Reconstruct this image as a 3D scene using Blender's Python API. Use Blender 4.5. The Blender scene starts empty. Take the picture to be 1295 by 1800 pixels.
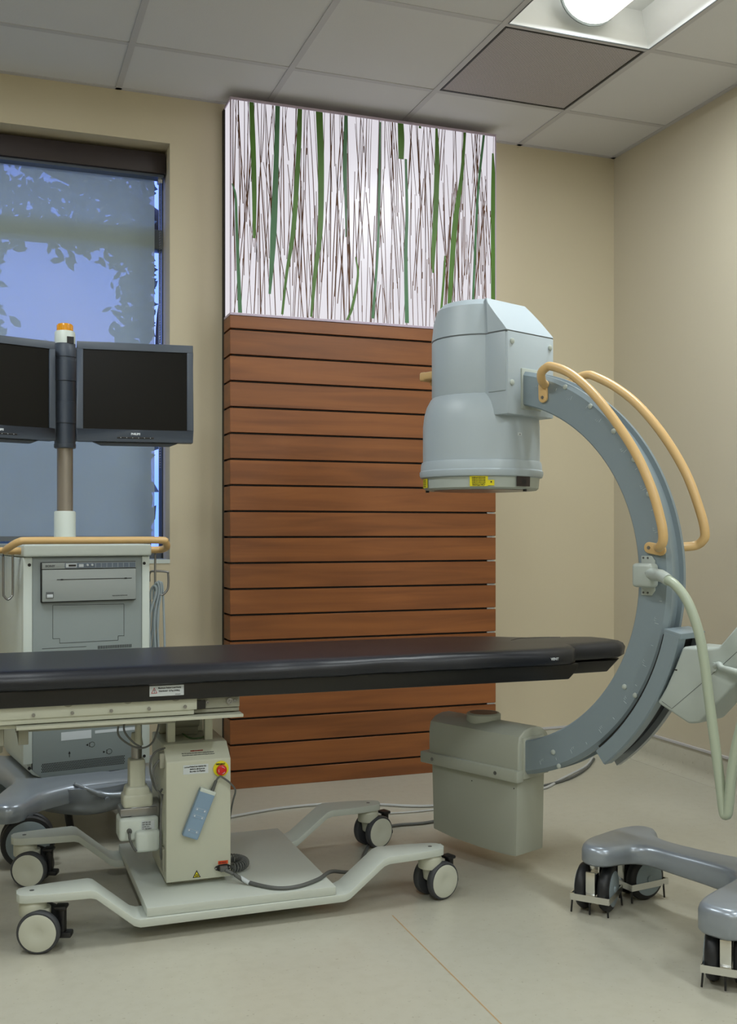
import bpy, bmesh, math, random
from mathutils import Vector, Matrix, noise
PI = math.pi
R = math.radians
random.seed(7)
S = bpy.context.scene
COL = S.collection

# ------------------------------------------------------------------ camera, world, exposure
cam_d = bpy.data.cameras.new('camera')
cam = bpy.data.objects.new('camera', cam_d)
COL.objects.link(cam)
cam.location = (0, 0, 1.05)
cam.rotation_euler = (R(90), 0, R(-20.0))
cam_d.sensor_fit = 'VERTICAL'
cam_d.sensor_height = 36.0
cam_d.lens = 1860 / 1800 * 36.0
cam_d.shift_y = 35 / 1800
cam_d.clip_start = 0.05
S.camera = cam
S.view_settings.view_transform = 'Standard'
S.view_settings.look = 'None'
S.view_settings.gamma = 1
S.view_settings.use_curve_mapping = False
S.view_settings.exposure = 0.0
S.cycles.use_denoising = True
S.cycles.max_bounces = 8
S.cycles.transparent_max_bounces = 12

LAMP = 1.6       # lamp basket emission
DOWN = 27.5      # watts of each troffer
SKY = 2.9
PANEL = 0.74     # backlit resin panel

w = bpy.data.worlds.new('sky')
S.world = w
w.use_nodes = True
nt = w.node_tree
nt.nodes.clear()
wo = nt.nodes.new('ShaderNodeOutputWorld')
bg = nt.nodes.new('ShaderNodeBackground')
tc = nt.nodes.new('ShaderNodeTexCoord')
nz = nt.nodes.new('ShaderNodeTexNoise')
nz.inputs['Scale'].default_value = 5.0
nz.inputs['Detail'].default_value = 3
cr = nt.nodes.new('ShaderNodeValToRGB')
cr.color_ramp.elements[0].position = 0.38
cr.color_ramp.elements[0].color = (0.11, 0.24, 0.9, 1)
cr.color_ramp.elements[1].position = 0.68
cr.color_ramp.elements[1].color = (0.27, 0.33, 0.85, 1)
nt.links.new(tc.outputs['Generated'], nz.inputs['Vector'])
nt.links.new(nz.outputs['Fac'], cr.inputs['Fac'])
nt.links.new(cr.outputs['Color'], bg.inputs['Color'])
bg.inputs['Strength'].default_value = SKY
nt.links.new(bg.outputs[0], wo.inputs[0])

# ------------------------------------------------------------------ materials
def lin(c):
    return tuple(((v / 255) / 12.92 if v / 255 <= 0.04045 else ((v / 255 + 0.055) / 1.055) ** 2.4) for v in c) + (1,)

def mat(name, c, rough=0.5, metal=0.0, var=0.04, scale=6.0, bump=0.0, bscale=200.0, spec=0.5, emit=None, estr=0.0, coat=0.0):
    m = bpy.data.materials.new(name)
    m.use_nodes = True
    t = m.node_tree
    b = t.nodes['Principled BSDF']
    b.inputs['Roughness'].default_value = rough
    b.inputs['Metallic'].default_value = metal
    b.inputs['Specular IOR Level'].default_value = spec
    b.inputs['Coat Weight'].default_value = coat
    g = t.nodes.new('ShaderNodeTexCoord')
    n = t.nodes.new('ShaderNodeTexNoise')
    n.inputs['Scale'].default_value = scale
    n.inputs['Detail'].default_value = 4
    t.links.new(g.outputs['Object'], n.inputs['Vector'])
    mx = t.nodes.new('ShaderNodeMix')
    mx.data_type = 'RGBA'
    L = lin(c)
    mx.inputs[6].default_value = tuple(v * (1 - var) for v in L[:3]) + (1,)
    mx.inputs[7].default_value = tuple(min(1, v * (1 + var)) for v in L[:3]) + (1,)
    t.links.new(n.outputs['Fac'], mx.inputs[0])
    t.links.new(mx.outputs[2], b.inputs['Base Color'])
    if bump:
        n2 = t.nodes.new('ShaderNodeTexNoise')
        n2.inputs['Scale'].default_value = bscale
        t.links.new(g.outputs['Object'], n2.inputs['Vector'])
        bp = t.nodes.new('ShaderNodeBump')
        bp.inputs['Strength'].default_value = bump
        bp.inputs['Distance'].default_value = 0.002
        t.links.new(n2.outputs['Fac'], bp.inputs['Height'])
        t.links.new(bp.outputs[0], b.inputs['Normal'])
    if emit:
        b.inputs['Emission Color'].default_value = lin(emit)
        b.inputs['Emission Strength'].default_value = estr
    return m

M = {}
M['wall'] = mat('wall_paint', (204, 193, 167), 0.75, var=0.02, scale=2, bump=0.12, bscale=260, spec=0.3)
M['wall_right'] = mat('wall_paint_right', (203, 195, 174), 0.7, var=0.02, scale=2, bump=0.12, bscale=260, spec=0.3)
M['reveal'] = mat('reveal_paint', (196, 189, 170), 0.7, var=0.02, spec=0.3)
M['tile'] = mat('ceiling_tile', (212, 212, 214), 0.9, var=0.03, scale=3, bump=0.25, bscale=320, spec=0.2)
M['tbar'] = mat('ceiling_grid_paint', (190, 189, 192), 0.5, var=0.01)
M['cream'] = mat('cream_enamel', (194, 196, 180), 0.42, var=0.025, scale=4)
M['cream_plate'] = mat('cream_baseplate', (196, 202, 194), 0.45, var=0.04, scale=5)
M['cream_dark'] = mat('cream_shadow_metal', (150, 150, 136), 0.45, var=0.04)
M['white'] = mat('white_plastic', (205, 214, 208), 0.45, var=0.02)
M['ii'] = mat('pale_grey_housing', (176, 188, 196), 0.42, var=0.015, scale=3)
M['tubebox'] = mat('warm_grey_housing', (176, 180, 168), 0.45, var=0.02, scale=3)
M['arc'] = mat('grey_arc_metal', (138, 152, 160), 0.4, 0.15, var=0.03, scale=3)
M['arc_rim'] = mat('arc_rim_metal', (150, 156, 160), 0.3, 0.5, var=0.02)
M['housing'] = mat('pale_green_grey', (178, 186, 180), 0.45, var=0.02)
M['panel_grey'] = mat('cart_front_grey', (140, 150, 150), 0.45, var=0.03, scale=3)
M['printer'] = mat('printer_grey', (160, 167, 166), 0.4, var=0.02)
M['silver'] = mat('silver_lacquer', (152, 160, 170), 0.3, 0.4, var=0.03, coat=0.2)
M['beige'] = mat('beige_handle_plastic', (214, 178, 122), 0.38, var=0.02, coat=0.15)
M['black'] = mat('black_plastic', (18, 18, 20), 0.45, var=0.05)
M['rubber'] = mat('black_rubber', (30, 31, 34), 0.5, var=0.08)
M['tyre'] = mat('grey_tyre_rubber', (62, 64, 68), 0.55, var=0.06)
M['vinyl'] = mat('black_vinyl', (21, 24, 33), 0.36, var=0.08, scale=5, bump=0.1, bscale=300)
M['frameblack'] = mat('black_carbon', (14, 13, 13), 0.4, var=0.05)
M['monitor'] = mat('slate_monitor_plastic', (72, 80, 92), 0.42, var=0.03)
M['screen'] = mat('dark_screen', (7, 6, 5), 0.3, var=0.02, spec=0.22)
M['chrome'] = mat('chrome', (225, 226, 224), 0.22, 1.0, var=0.02)
M['steel'] = mat('brushed_steel', (150, 150, 150), 0.32, 0.9, var=0.05)
M['pole'] = mat('satin_pole', (150, 142, 132), 0.35, 0.5, var=0.03)
M['greycord'] = mat('grey_cable', (92, 94, 92), 0.5, var=0.05)
M['darkcord'] = mat('black_cable', (50, 48, 46), 0.5, var=0.05)
M['whitecord'] = mat('pale_cable', (190, 192, 192), 0.45, var=0.03)
M['hose'] = mat('pale_green_hose', (172, 182, 162), 0.38, var=0.05, scale=9, coat=0.2)
M['amber'] = mat('amber_plastic', (222, 150, 10), 0.25, var=0.04)
M['yellow'] = mat('yellow_label', (226, 212, 20), 0.5, var=0.02)
M['sticker'] = mat('white_label', (205, 212, 216), 0.5, var=0.02)
M['ink'] = mat('black_ink', (20, 20, 22), 0.6, var=0.02)
M['greyink'] = mat('grey_ink', (96, 100, 100), 0.6, var=0.02)
M['redink'] = mat('red_ink', (160, 40, 36), 0.6, var=0.02)
M['lightink'] = mat('pale_ink', (214, 220, 226), 0.6, var=0.02)
M['red'] = mat('red_button', (200, 16, 24), 0.3, var=0.02)
M['orange'] = mat('orange_label', (214, 84, 30), 0.5, var=0.02)
M['bluepad'] = mat('blue_keypad', (130, 156, 182), 0.45, var=0.03)
M['bronze'] = mat('dark_bronze', (54, 46, 46), 0.45, 0.3, var=0.04)
M['winframe'] = mat('window_frame_grey', (110, 116, 120), 0.4, 0.3, var=0.03)
M['gap_shade'] = mat('dark_gap', (14, 10, 8), 0.6)  # near-black colour stands in for shade behind and beside the planks
M['disc'] = mat('cream_wheel_disc', (196, 198, 184), 0.4, var=0.03)
M['green1'] = mat('grass_green', (80, 122, 40), 0.45, var=0.35, scale=9)
M['green2'] = mat('grass_blue_green', (74, 122, 82), 0.45, var=0.35, scale=9)
M['reed'] = mat('dry_reed_brown', (98, 60, 30), 0.6, var=0.45, scale=14)
M['leaf'] = mat('leaf_dark', (96, 112, 100), 0.6, var=0.4, scale=3)
M['bark'] = mat('bark', (60, 54, 50), 0.8, var=0.3)
M['lamp'] = mat('lamp_basket_glow', (240, 242, 240), 0.5, emit=(255, 253, 246), estr=LAMP)
M['pan'] = mat('lamp_pan_white', (238, 240, 240), 0.5, var=0.01)
M['acrylic'] = mat('acrylic_edge', (196, 180, 200), 0.3, var=0.05, scale=20)
M['ground'] = mat('outdoor_ground', (88, 92, 84), 0.9, var=0.2)
M['tick'] = mat('pale_tick_paint', (186, 196, 200), 0.5, var=0.02)

def floor_material():
    m = bpy.data.materials.new('speckled_vinyl')
    m.use_nodes = True
    t = m.node_tree
    b = t.nodes['Principled BSDF']
    g = t.nodes.new('ShaderNodeTexCoord')
    def n(scale, detail):
        x = t.nodes.new('ShaderNodeTexNoise')
        x.inputs['Scale'].default_value = scale
        x.inputs['Detail'].default_value = detail
        t.links.new(g.outputs['Object'], x.inputs['Vector'])
        return x
    a = n(1.3, 3); s = n(90, 2); f = n(28, 5)
    def mix(fac, c1, c2, src=None):
        x = t.nodes.new('ShaderNodeMix'); x.data_type = 'RGBA'
        if src is None: x.inputs[6].default_value = c1
        else: t.links.new(src, x.inputs[6])
        x.inputs[7].default_value = c2
        t.links.new(fac, x.inputs[0])
        return x.outputs[2]
    c = mix(a.outputs['Fac'], lin((184, 179, 160)), lin((180, 179, 168)))
    r1 = t.nodes.new('ShaderNodeMapRange'); r1.inputs[1].default_value = 0.45; r1.inputs[2].default_value = 0.8; r1.inputs[4].default_value = 0.4
    t.links.new(f.outputs['Fac'], r1.inputs[0])
    c = mix(r1.outputs[0], None, lin((166, 162, 145)), c)
    r2 = t.nodes.new('ShaderNodeMapRange'); r2.inputs[1].default_value = 0.66; r2.inputs[2].default_value = 0.74; r2.inputs[4].default_value = 0.5
    t.links.new(s.outputs['Fac'], r2.inputs[0])
    c = mix(r2.outputs[0], None, lin((136, 128, 108)), c)
    t.links.new(c, b.inputs['Base Color'])
    b.inputs['Roughness'].default_value = 0.3
    b.inputs['Specular IOR Level'].default_value = 0.5
    bp = t.nodes.new('ShaderNodeBump'); bp.inputs['Strength'].default_value = 0.06; bp.inputs['Distance'].default_value = 0.002
    t.links.new(f.outputs['Fac'], bp.inputs['Height']); t.links.new(bp.outputs[0], b.inputs['Normal'])
    return m
M['floor'] = floor_material()

def wood_material():
    m = bpy.data.materials.new('stained_maple_planks')
    m.use_nodes = True
    t = m.node_tree
    b = t.nodes['Principled BSDF']
    g = t.nodes.new('ShaderNodeTexCoord')
    sp = t.nodes.new('ShaderNodeSeparateXYZ')
    t.links.new(g.outputs['Object'], sp.inputs[0])
    d = t.nodes.new('ShaderNodeMath'); d.operation = 'DIVIDE'; d.inputs[1].default_value = 0.1062
    sb = t.nodes.new('ShaderNodeMath'); sb.operation = 'SUBTRACT'; sb.inputs[1].default_value = 0.073
    t.links.new(sp.outputs[2], sb.inputs[0]); t.links.new(sb.outputs[0], d.inputs[0])
    fl = t.nodes.new('ShaderNodeMath'); fl.operation = 'FLOOR'
    t.links.new(d.outputs[0], fl.inputs[0])
    wn = t.nodes.new('ShaderNodeTexWhiteNoise'); wn.noise_dimensions = '1D'
    t.links.new(fl.outputs[0], wn.inputs['W'])
    mp = t.nodes.new('ShaderNodeMapping')
    mp.inputs['Scale'].default_value = (1.6, 6.0, 22.0)
    t.links.new(g.outputs['Object'], mp.inputs['Vector'])
    ad = t.nodes.new('ShaderNodeVectorMath'); ad.operation = 'ADD'
    sc = t.nodes.new('ShaderNodeVectorMath'); sc.operation = 'SCALE'; sc.inputs['Scale'].default_value = 40
    t.links.new(wn.outputs['Color'], sc.inputs[0])
    t.links.new(mp.outputs[0], ad.inputs[0]); t.links.new(sc.outputs[0], ad.inputs[1])
    n = t.nodes.new('ShaderNodeTexNoise'); n.inputs['Scale'].default_value = 1.0; n.inputs['Detail'].default_value = 6; n.inputs['Distortion'].default_value = 0.6
    t.links.new(ad.outputs[0], n.inputs['Vector'])
    cr = t.nodes.new('ShaderNodeValToRGB')
    cr.color_ramp.elements[0].position = 0.25; cr.color_ramp.elements[0].color = lin((112, 64, 32))
    cr.color_ramp.elements[1].position = 0.8; cr.color_ramp.elements[1].color = lin((154, 94, 48))
    t.links.new(n.outputs['Fac'], cr.inputs['Fac'])
    hs = t.nodes.new('ShaderNodeHueSaturation')
    mr = t.nodes.new('ShaderNodeMapRange'); mr.inputs[3].default_value = 0.9; mr.inputs[4].default_value = 1.08
    t.links.new(wn.outputs['Value'], mr.inputs[0]); t.links.new(mr.outputs[0], hs.inputs['Value'])
    t.links.new(cr.outputs['Color'], hs.inputs['Color'])
    t.links.new(hs.outputs[0], b.inputs['Base Color'])
    b.inputs['Roughness'].default_value = 0.42
    return m
M['wood'] = wood_material()

def perforated_material():
    m = bpy.data.materials.new('perforated_metal')
    m.use_nodes = True
    t = m.node_tree
    b = t.nodes['Principled BSDF']
    g = t.nodes.new('ShaderNodeTexCoord')
    sp = t.nodes.new('ShaderNodeSeparateXYZ'); t.links.new(g.outputs['Object'], sp.inputs[0])
    outs = []
    for k in (0, 1):
        a = t.nodes.new('ShaderNodeMath'); a.operation = 'MULTIPLY'; a.inputs[1].default_value = 2 * PI / 0.0078
        s = t.nodes.new('ShaderNodeMath'); s.operation = 'SINE'
        t.links.new(sp.outputs[k], a.inputs[0]); t.links.new(a.outputs[0], s.inputs[0]); outs.append(s)
    p = t.nodes.new('ShaderNodeMath'); p.operation = 'MULTIPLY'
    t.links.new(outs[0].outputs[0], p.inputs[0]); t.links.new(outs[1].outputs[0], p.inputs[1])
    gt = t.nodes.new('ShaderNodeMath'); gt.operation = 'GREATER_THAN'; gt.inputs[1].default_value = 0.30
    t.links.new(p.outputs[0], gt.inputs[0])
    mx = t.nodes.new('ShaderNodeMix'); mx.data_type = 'RGBA'
    mx.inputs[6].default_value = lin((196, 190, 194)); mx.inputs[7].default_value = lin((30, 28, 32))
    t.links.new(gt.outputs[0], mx.inputs[0]); t.links.new(mx.outputs[2], b.inputs['Base Color'])
    b.inputs['Roughness'].default_value = 0.6
    return m
M['perf'] = perforated_material()

def resin_material():
    m = bpy.data.materials.new('backlit_resin')
    m.use_nodes = True
    t = m.node_tree
    b = t.nodes['Principled BSDF']
    b.inputs['Base Color'].default_value = (0.06, 0.06, 0.06, 1)
    b.inputs['Roughness'].default_value = 0.3
    b.inputs['Emission Color'].default_value = lin((250, 246, 255))
    b.inputs['Emission Strength'].default_value = PANEL
    return m
M['resin'] = resin_material()

def shade_material():
    m = bpy.data.materials.new('solar_screen_fabric')
    m.use_nodes = True
    t = m.node_tree
    t.nodes.clear()
    o = t.nodes.new('ShaderNodeOutputMaterial')
    tr = t.nodes.new('ShaderNodeBsdfTransparent'); tr.inputs[0].default_value = (1, 1, 1, 1)
    df = t.nodes.new('ShaderNodeBsdfDiffuse'); df.inputs[0].default_value = lin((215, 226, 222))
    tl = t.nodes.new('ShaderNodeBsdfTranslucent'); tl.inputs[0].default_value = lin((190, 205, 190))
    a = t.nodes.new('ShaderNodeMixShader'); a.inputs[0].default_value = 0.5
    t.links.new(df.outputs[0], a.inputs[1]); t.links.new(tl.outputs[0], a.inputs[2])
    b = t.nodes.new('ShaderNodeMixShader'); b.inputs[0].default_value = 0.40
    t.links.new(a.outputs[0], b.inputs[1]); t.links.new(tr.outputs[0], b.inputs[2])
    t.links.new(b.outputs[0], o.inputs[0])
    return m
M['shade'] = shade_material()

def glass_material():
    m = bpy.data.materials.new('window_glass')
    m.use_nodes = True
    t = m.node_tree
    t.nodes.clear()
    o = t.nodes.new('ShaderNodeOutputMaterial')
    tr = t.nodes.new('ShaderNodeBsdfTransparent'); tr.inputs[0].default_value = (0.93, 0.96, 1, 1)
    gl = t.nodes.new('ShaderNodeBsdfGlossy'); gl.inputs['Roughness'].default_value = 0.02
    b = t.nodes.new('ShaderNodeMixShader'); b.inputs[0].default_value = 0.06
    t.links.new(tr.outputs[0], b.inputs[1]); t.links.new(gl.outputs[0], b.inputs[2])
    t.links.new(b.outputs[0], o.inputs[0])
    return m
M['glass'] = glass_material()

# ------------------------------------------------------------------ helpers
def thing(name, label, cat, loc=(0, 0, 0), rz=0.0, group=None):
    o = bpy.data.objects.new(name, None)
    COL.objects.link(o)
    o.empty_display_size = 0.1
    o.location = loc
    o.rotation_euler = (0, 0, rz)
    o['label'] = label
    o['category'] = cat
    if group: o['group'] = group
    return o

def obj(name, bm, m, parent=None, bevel=0.0, seg=2, smooth=38, ang=32, local=False, label=None):
    """link bm as one mesh object; verts are in world space unless local (then in the thing's own frame)"""
    if bevel > 0:
        bmesh.ops.remove_doubles(bm, verts=bm.verts, dist=1e-6)
        bm.normal_update()
        ed = [e for e in bm.edges if len(e.link_faces) == 2 and e.calc_face_angle(0) > R(ang)]
        if ed:
            bmesh.ops.bevel(bm, geom=ed, offset=bevel, segments=seg, affect='EDGES', profile=0.5, clamp_overlap=True)
    bmesh.ops.recalc_face_normals(bm, faces=bm.faces)
    root = parent
    while root is not None and root.parent is not None:
        root = root.parent
    if root is not None and not local:
        mw = Matrix.Translation(root.location) @ root.rotation_euler.to_matrix().to_4x4()
        bm.transform(mw.inverted())
    for f in bm.faces:
        f.smooth = True
    for e in bm.edges:
        e.smooth = not (len(e.link_faces) == 2 and e.calc_face_angle(0) > R(smooth))
    me = bpy.data.meshes.new(name)
    bm.to_mesh(me)
    bm.free()
    me.materials.append(m)
    o = bpy.data.objects.new(name, me)
    COL.objects.link(o)
    if parent is not None:
        o.parent = parent
    if label: o['label'] = label
    return o

def each(name, bm, m, parent=None, **k):
    """link every loose piece of bm as an object of its own"""
    bm.verts.ensure_lookup_table(); bm.verts.index_update(); bm.faces.index_update()
    seen = set(); out = []
    for v0 in bm.verts:
        if v0.index in seen: continue
        st = [v0]; comp = []
        seen.add(v0.index)
        while st:
            v = st.pop(); comp.append(v)
            for e in v.link_edges:
                w_ = e.other_vert(v)
                if w_.index not in seen:
                    seen.add(w_.index); st.append(w_)
        nb = bmesh.new(); mp = {}
        for v in comp: mp[v.index] = nb.verts.new(v.co)
        fs = {f for v in comp for f in v.link_faces}
        for f in sorted(fs, key=lambda f: f.index): nb.faces.new([mp[v.index] for v in f.verts])
        out.append(obj(name, nb, m, parent, **k))
    bm.free()
    return out

def tag(o, label, cat, group=None):
    o['label'] = label
    o['category'] = cat
    if group: o['group'] = group
    return o

def struct(name, bm, m, parent=None, **k):
    o = obj(name, bm, m, parent, **k)
    o['kind'] = 'structure'
    return o

def B():
    return bmesh.new()

def box(bm, x0, x1, y0, y1, z0, z1, mx=None):
    v = [bm.verts.new((x, y, z)) for z in (z0, z1) for x, y in ((x0, y0), (x1, y0), (x1, y1), (x0, y1))]
    for f in ((0, 3, 2, 1), (4, 5, 6, 7), (0, 1, 5, 4), (1, 2, 6, 5), (2, 3, 7, 6), (3, 0, 4, 7)):
        bm.faces.new([v[i] for i in f])
    if mx is not None:
        bmesh.ops.transform(bm, matrix=mx, verts=v)
    return bm

def bx(*a, mx=None):
    return box(B(), *a, mx=mx)

def prism(bm, pts, a, b, axis='z'):
    """extrude 2-D polygon between a and b: axis z -> (x,y), axis y -> (x,z), axis x -> (y,z)"""
    def P(p, t):
        if axis == 'z': return (p[0], p[1], t)
        if axis == 'y': return (p[0], t, p[1])
        return (t, p[0], p[1])
    v0 = [bm.verts.new(P(p, a)) for p in pts]
    v1 = [bm.verts.new(P(p, b)) for p in pts]
    n = len(pts)
    bm.faces.new(v0)
    bm.faces.new(list(reversed(v1)))
    for i in range(n):
        j = (i + 1) % n
        bm.faces.new((v0[i], v1[i], v1[j], v0[j]))
    return bm

def frame(d):
    d = Vector(d).normalized()
    up = Vector((0, 0, 1)) if abs(d.z) < 0.95 else Vector((1, 0, 0))
    a = d.cross(up).normalized()
    return a, a.cross(d).normalized()

def cyl(bm, p0, p1, r0, r1=None, n=24):
    if r1 is None: r1 = r0
    p0 = Vector(p0); p1 = Vector(p1)
    a, b = frame(p1 - p0)
    rings = []
    for p, r in ((p0, r0), (p1, r1)):
        rings.append([bm.verts.new(p + (a * math.cos(2 * PI * i / n) + b * math.sin(2 * PI * i / n)) * r) for i in range(n)])
    for i in range(n):
        j = (i + 1) % n
        bm.faces.new((rings[0][i], rings[0][j], rings[1][j], rings[1][i]))
    bm.faces.new(list(reversed(rings[0])))
    bm.faces.new(rings[1])
    return bm

def lathe(bm, prof, c=(0, 0, 0), axis=(0, 0, 1), n=48, caps=True):
    """prof: list of (radius, height along axis)"""
    c = Vector(c); d = Vector(axis).normalized()
    a, b = frame(d)
    rings = []
    for r, h in prof:
        rings.append([bm.verts.new(c + d * h + (a * math.cos(2 * PI * i / n) + b * math.sin(2 * PI * i / n)) * max(r, 1e-4)) for i in range(n)])
    for k in range(len(rings) - 1):
        for i in range(n):
            j = (i + 1) % n
            bm.faces.new((rings[k][i], rings[k][j], rings[k + 1][j], rings[k + 1][i]))
    if caps:
        bm.faces.new(list(reversed(rings[0])))
        bm.faces.new(rings[-1])
    return bm

def spline(pts, n=8, closed=False):
    P = [Vector(p) for p in pts]
    out = []
    m = len(P)
    rng = m if closed else m - 1
    for i in range(rng):
        p1, p2 = P[i], P[(i + 1) % m]
        p0 = P[(i - 1) % m] if (closed or i > 0) else p1 * 2 - p2
        p3 = P[(i + 2) % m] if (closed or i + 2 < m) else p2 * 2 - p1
        for k in range(n):
            t = k / n
            out.append(0.5 * ((2 * p1) + (p2 - p0) * t + (2 * p0 - 5 * p1 + 4 * p2 - p3) * t * t + (3 * p1 - p0 - 3 * p2 + p3) * t ** 3))
    if not closed: out.append(P[-1])
    return out

def tube(bm, pts, r, n=12, sm=8, closed=False):
    P = spline(pts, sm, closed) if sm else [Vector(p) for p in pts]
    rings = []
    m = len(P)
    a = None
    for i, p in enumerate(P):
        if closed:
            d = (P[(i + 1) % m] - P[i - 1]).normalized()
        else:
            d = (P[min(i + 1, m - 1)] - P[max(i - 1, 0)]).normalized()
        if a is None:
            a, b = frame(d)
        else:
            a = (a - d * a.dot(d)).normalized()
            b = d.cross(a).normalized()
        rr = r[i * (len(r) - 1) // (m - 1)] if isinstance(r, (list, tuple)) else r
        rings.append([bm.verts.new(p + (a * math.cos(2 * PI * k / n) + b * math.sin(2 * PI * k / n)) * rr) for k in range(n)])
    for i in range(m if closed else m - 1):
        q = rings[(i + 1) % m]
        for k in range(n):
            j = (k + 1) % n
            bm.faces.new((rings[i][k], rings[i][j], q[j], q[k]))
    if not closed:
        bm.faces.new(list(reversed(rings[0])))
        bm.faces.new(rings[-1])
    return bm

def loft(bm, loops):
    rings = [[bm.verts.new(p) for p in L] for L in loops]
    n = len(rings[0])
    for a, b in zip(rings, rings[1:]):
        for i in range(n):
            j = (i + 1) % n
            bm.faces.new((a[i], a[j], b[j], b[i]))
    bm.faces.new(list(reversed(rings[0])))
    bm.faces.new(rings[-1])
    return bm

def text(name, s, size, m, parent, mx, depth=0.0006, align='LEFT', bold=0.0, local=False, sx=1.0):
    """lettering as a mesh; mx puts the text plane (x right, y up, z out)"""
    cu = bpy.data.curves.new('lettering_curve', 'FONT')
    cu.body = s
    cu.size = size
    cu.extrude = depth
    cu.offset = bold
    cu.align_x = align
    cu.resolution_u = 2
    t = bpy.data.objects.new('lettering_tmp', cu)
    me = t.to_mesh()
    bm = B()
    bm.from_mesh(me)
    t.to_mesh_clear()
    bpy.data.objects.remove(t)
    bpy.data.curves.remove(cu)
    bm.transform(mx @ Matrix.Diagonal((sx, 1, 1, 1)))
    return obj(name, bm, m, parent, local=local)

def plane_mx(o, xd, yd):
    x = Vector(xd).normalized(); y = Vector(yd).normalized(); z = x.cross(y)
    m = Matrix((x, y, z)).transposed().to_4x4()
    m.translation = Vector(o)
    return m

# ------------------------------------------------------------------ room shell
ZC = 2.8515
XR, YB = 2.863, 4.40
XL, YF = -3.2, -3.0
WX0, WX1, WZ0, WZ1 = -1.25, 0.726, 0.932, 2.659
TS = 0.6096
GX, GY = 0.517, 4.585

struct('floor', bx(XL, XR, YF, YB, -0.05, 0), M['floor'])
fl = bpy.data.objects['floor']
seam = B()
for (x0, y0), (x1, y1) in (((1.052, 2.70), (1.038, 2.02)), ((1.038, 2.02), (1.03, 0.6))):
    v = [seam.verts.new(p) for p in ((x0 - .0016, y0, .0006), (x0 + .0016, y0, .0006), (x1 + .0016, y1, .0006), (x1 - .0016, y1, .0006))]
    seam.faces.new(v)
M['seam'] = mat('weld_seam_tan', (182, 150, 108), 0.5, var=0.2, scale=30)
struct('weld_seam', seam, M['seam'], fl)

WT = 0.30
wb = B()
box(wb, XL, WX0, YB, YB + WT, 0, ZC + .15)
box(wb, WX1, XR + .2, YB, YB + WT, 0, ZC + .15)
box(wb, WX0, WX1, YB, YB + WT, 0, WZ0)
box(wb, WX0, WX1, YB, YB + WT, WZ1, ZC + .15)
struct('wall_back', wb, M['wall'])
struct('wall_right', bx(XR, XR + .2, YF, YB, 0, ZC + .15), M['wall_right'])
struct('wall_left', bx(XL - .2, XL, YF, YB + WT, 0, ZC + .15), M['wall'])
struct('wall_front', bx(XL - .2, XR + .2, YF - .2, YF, 0, ZC + .15), M['wall'])

# coved vinyl base with a thin cap strip
def cove(name, pts3, nrm):
    pass
bm = B()
prof = [(0, 0), (0, .122), (-.004, .125), (-.007, .12), (-.009, .045), (-.016, .022), (-.03, .007), (-.05, .001), (-.05, 0)]
prism(bm, [(XR + p[0], p[1]) for p in prof], YF, YB, 'y')
br = struct('baseboard_right', bm, M['floor'])
struct('cap_strip', bx(XR - .011, XR, YF, YB, .122, .131), M['tbar'], br)
bm = B()
prism(bm, [(YB + p[0], p[1]) for p in prof], 2.15, XR, 'x')
prism(bm, [(YB + p[0], p[1]) for p in prof], XL, .93, 'x')
bb = struct('baseboard_back', bm, M['floor'])
bm = bx(2.15, XR, YB - .011, YB, .122, .131)
box(bm, XL, .93, YB - .011, YB, .122, .131)
struct('cap_strip', bm, M['tbar'], bb)

# suspended ceiling: tiles (one fixture bay and the vent bay left open), T-bar grid
FIX = [(2, 2), (-2, 2), (2, 6), (-2, 6), (2, 10), (-2, 10)]      # (i, j): lamps take bays i..i+1, j..j+2
open_bays = {(2, 1)}
for i, j in FIX:
    open_bays |= {(i, j), (i, j + 1)}
bm = B()
for i in range(-7, 5):
    for j in range(0, 14):
        if (i, j) in open_bays: continue
        x0, x1 = GX + i * TS, GX + (i + 1) * TS
        y1, y0 = GY - j * TS, GY - (j + 1) * TS
        x0, x1, y0, y1 = max(x0, XL), min(x1, XR), max(y0, YF), min(y1, YB)
        if x1 - x0 < .02 or y1 - y0 < .02: continue
        box(bm, x0 + .004, x1 - .004, y0 + .004, y1 - .004, ZC + .004, ZC + .02)
ce = struct('ceiling', bm, M['tile'])
bm = B()
for i in range(-6, 5):
    x = GX + i * TS
    if XL < x < XR: box(bm, x - .012, x + .012, YF, YB, ZC, ZC + .008)
for j in range(0, 14):
    y = GY - j * TS
    if YF < y < YB: box(bm, XL, XR, y - .012, y + .012, ZC + .0012, ZC + .008)
box(bm, XL, XR, YB - .02, YB, ZC, ZC + .008)
box(bm, XR - .02, XR, YF, YB, ZC, ZC + .008)
struct('ceiling_grid', bm, M['tbar'], ce)
struct('plenum_cover', bx(XL - .2, XR + .2, YF - .2, YB + WT, ZC + .15, ZC + .2), M['tile'], ce)

# window in the back wall
wf = B()
fy0, fy1 = YB + .17, YB + .24
box(wf, WX0, WX0 + .05, fy0, fy1, WZ0, WZ1)
box(wf, WX1 - .006, WX1, fy0, fy1, WZ0, WZ1)
box(wf, WX0 + .05, WX1 - .006, fy0, fy1, WZ0, WZ0 + .05)
box(wf, WX0 + .05, WX1 - .006, fy0, fy1, WZ1 - .05, WZ1)
box(wf, WX0 + .05, WX1 - .006, fy0, fy1, 2.262, 2.345)
wo_ = struct('window_1', wf, M['winframe'], bevel=.003)
struct('window_glass', bx(WX0 + .04, WX1 - .012, YB + .20, YB + .206, WZ0 + .04, WZ1 - .04), M['glass'], wo_)
struct('window_sill', bx(WX0, WX1, YB - .004, YB + .18, WZ0 - .012, WZ0 + .004), M['white'], wo_)

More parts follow.
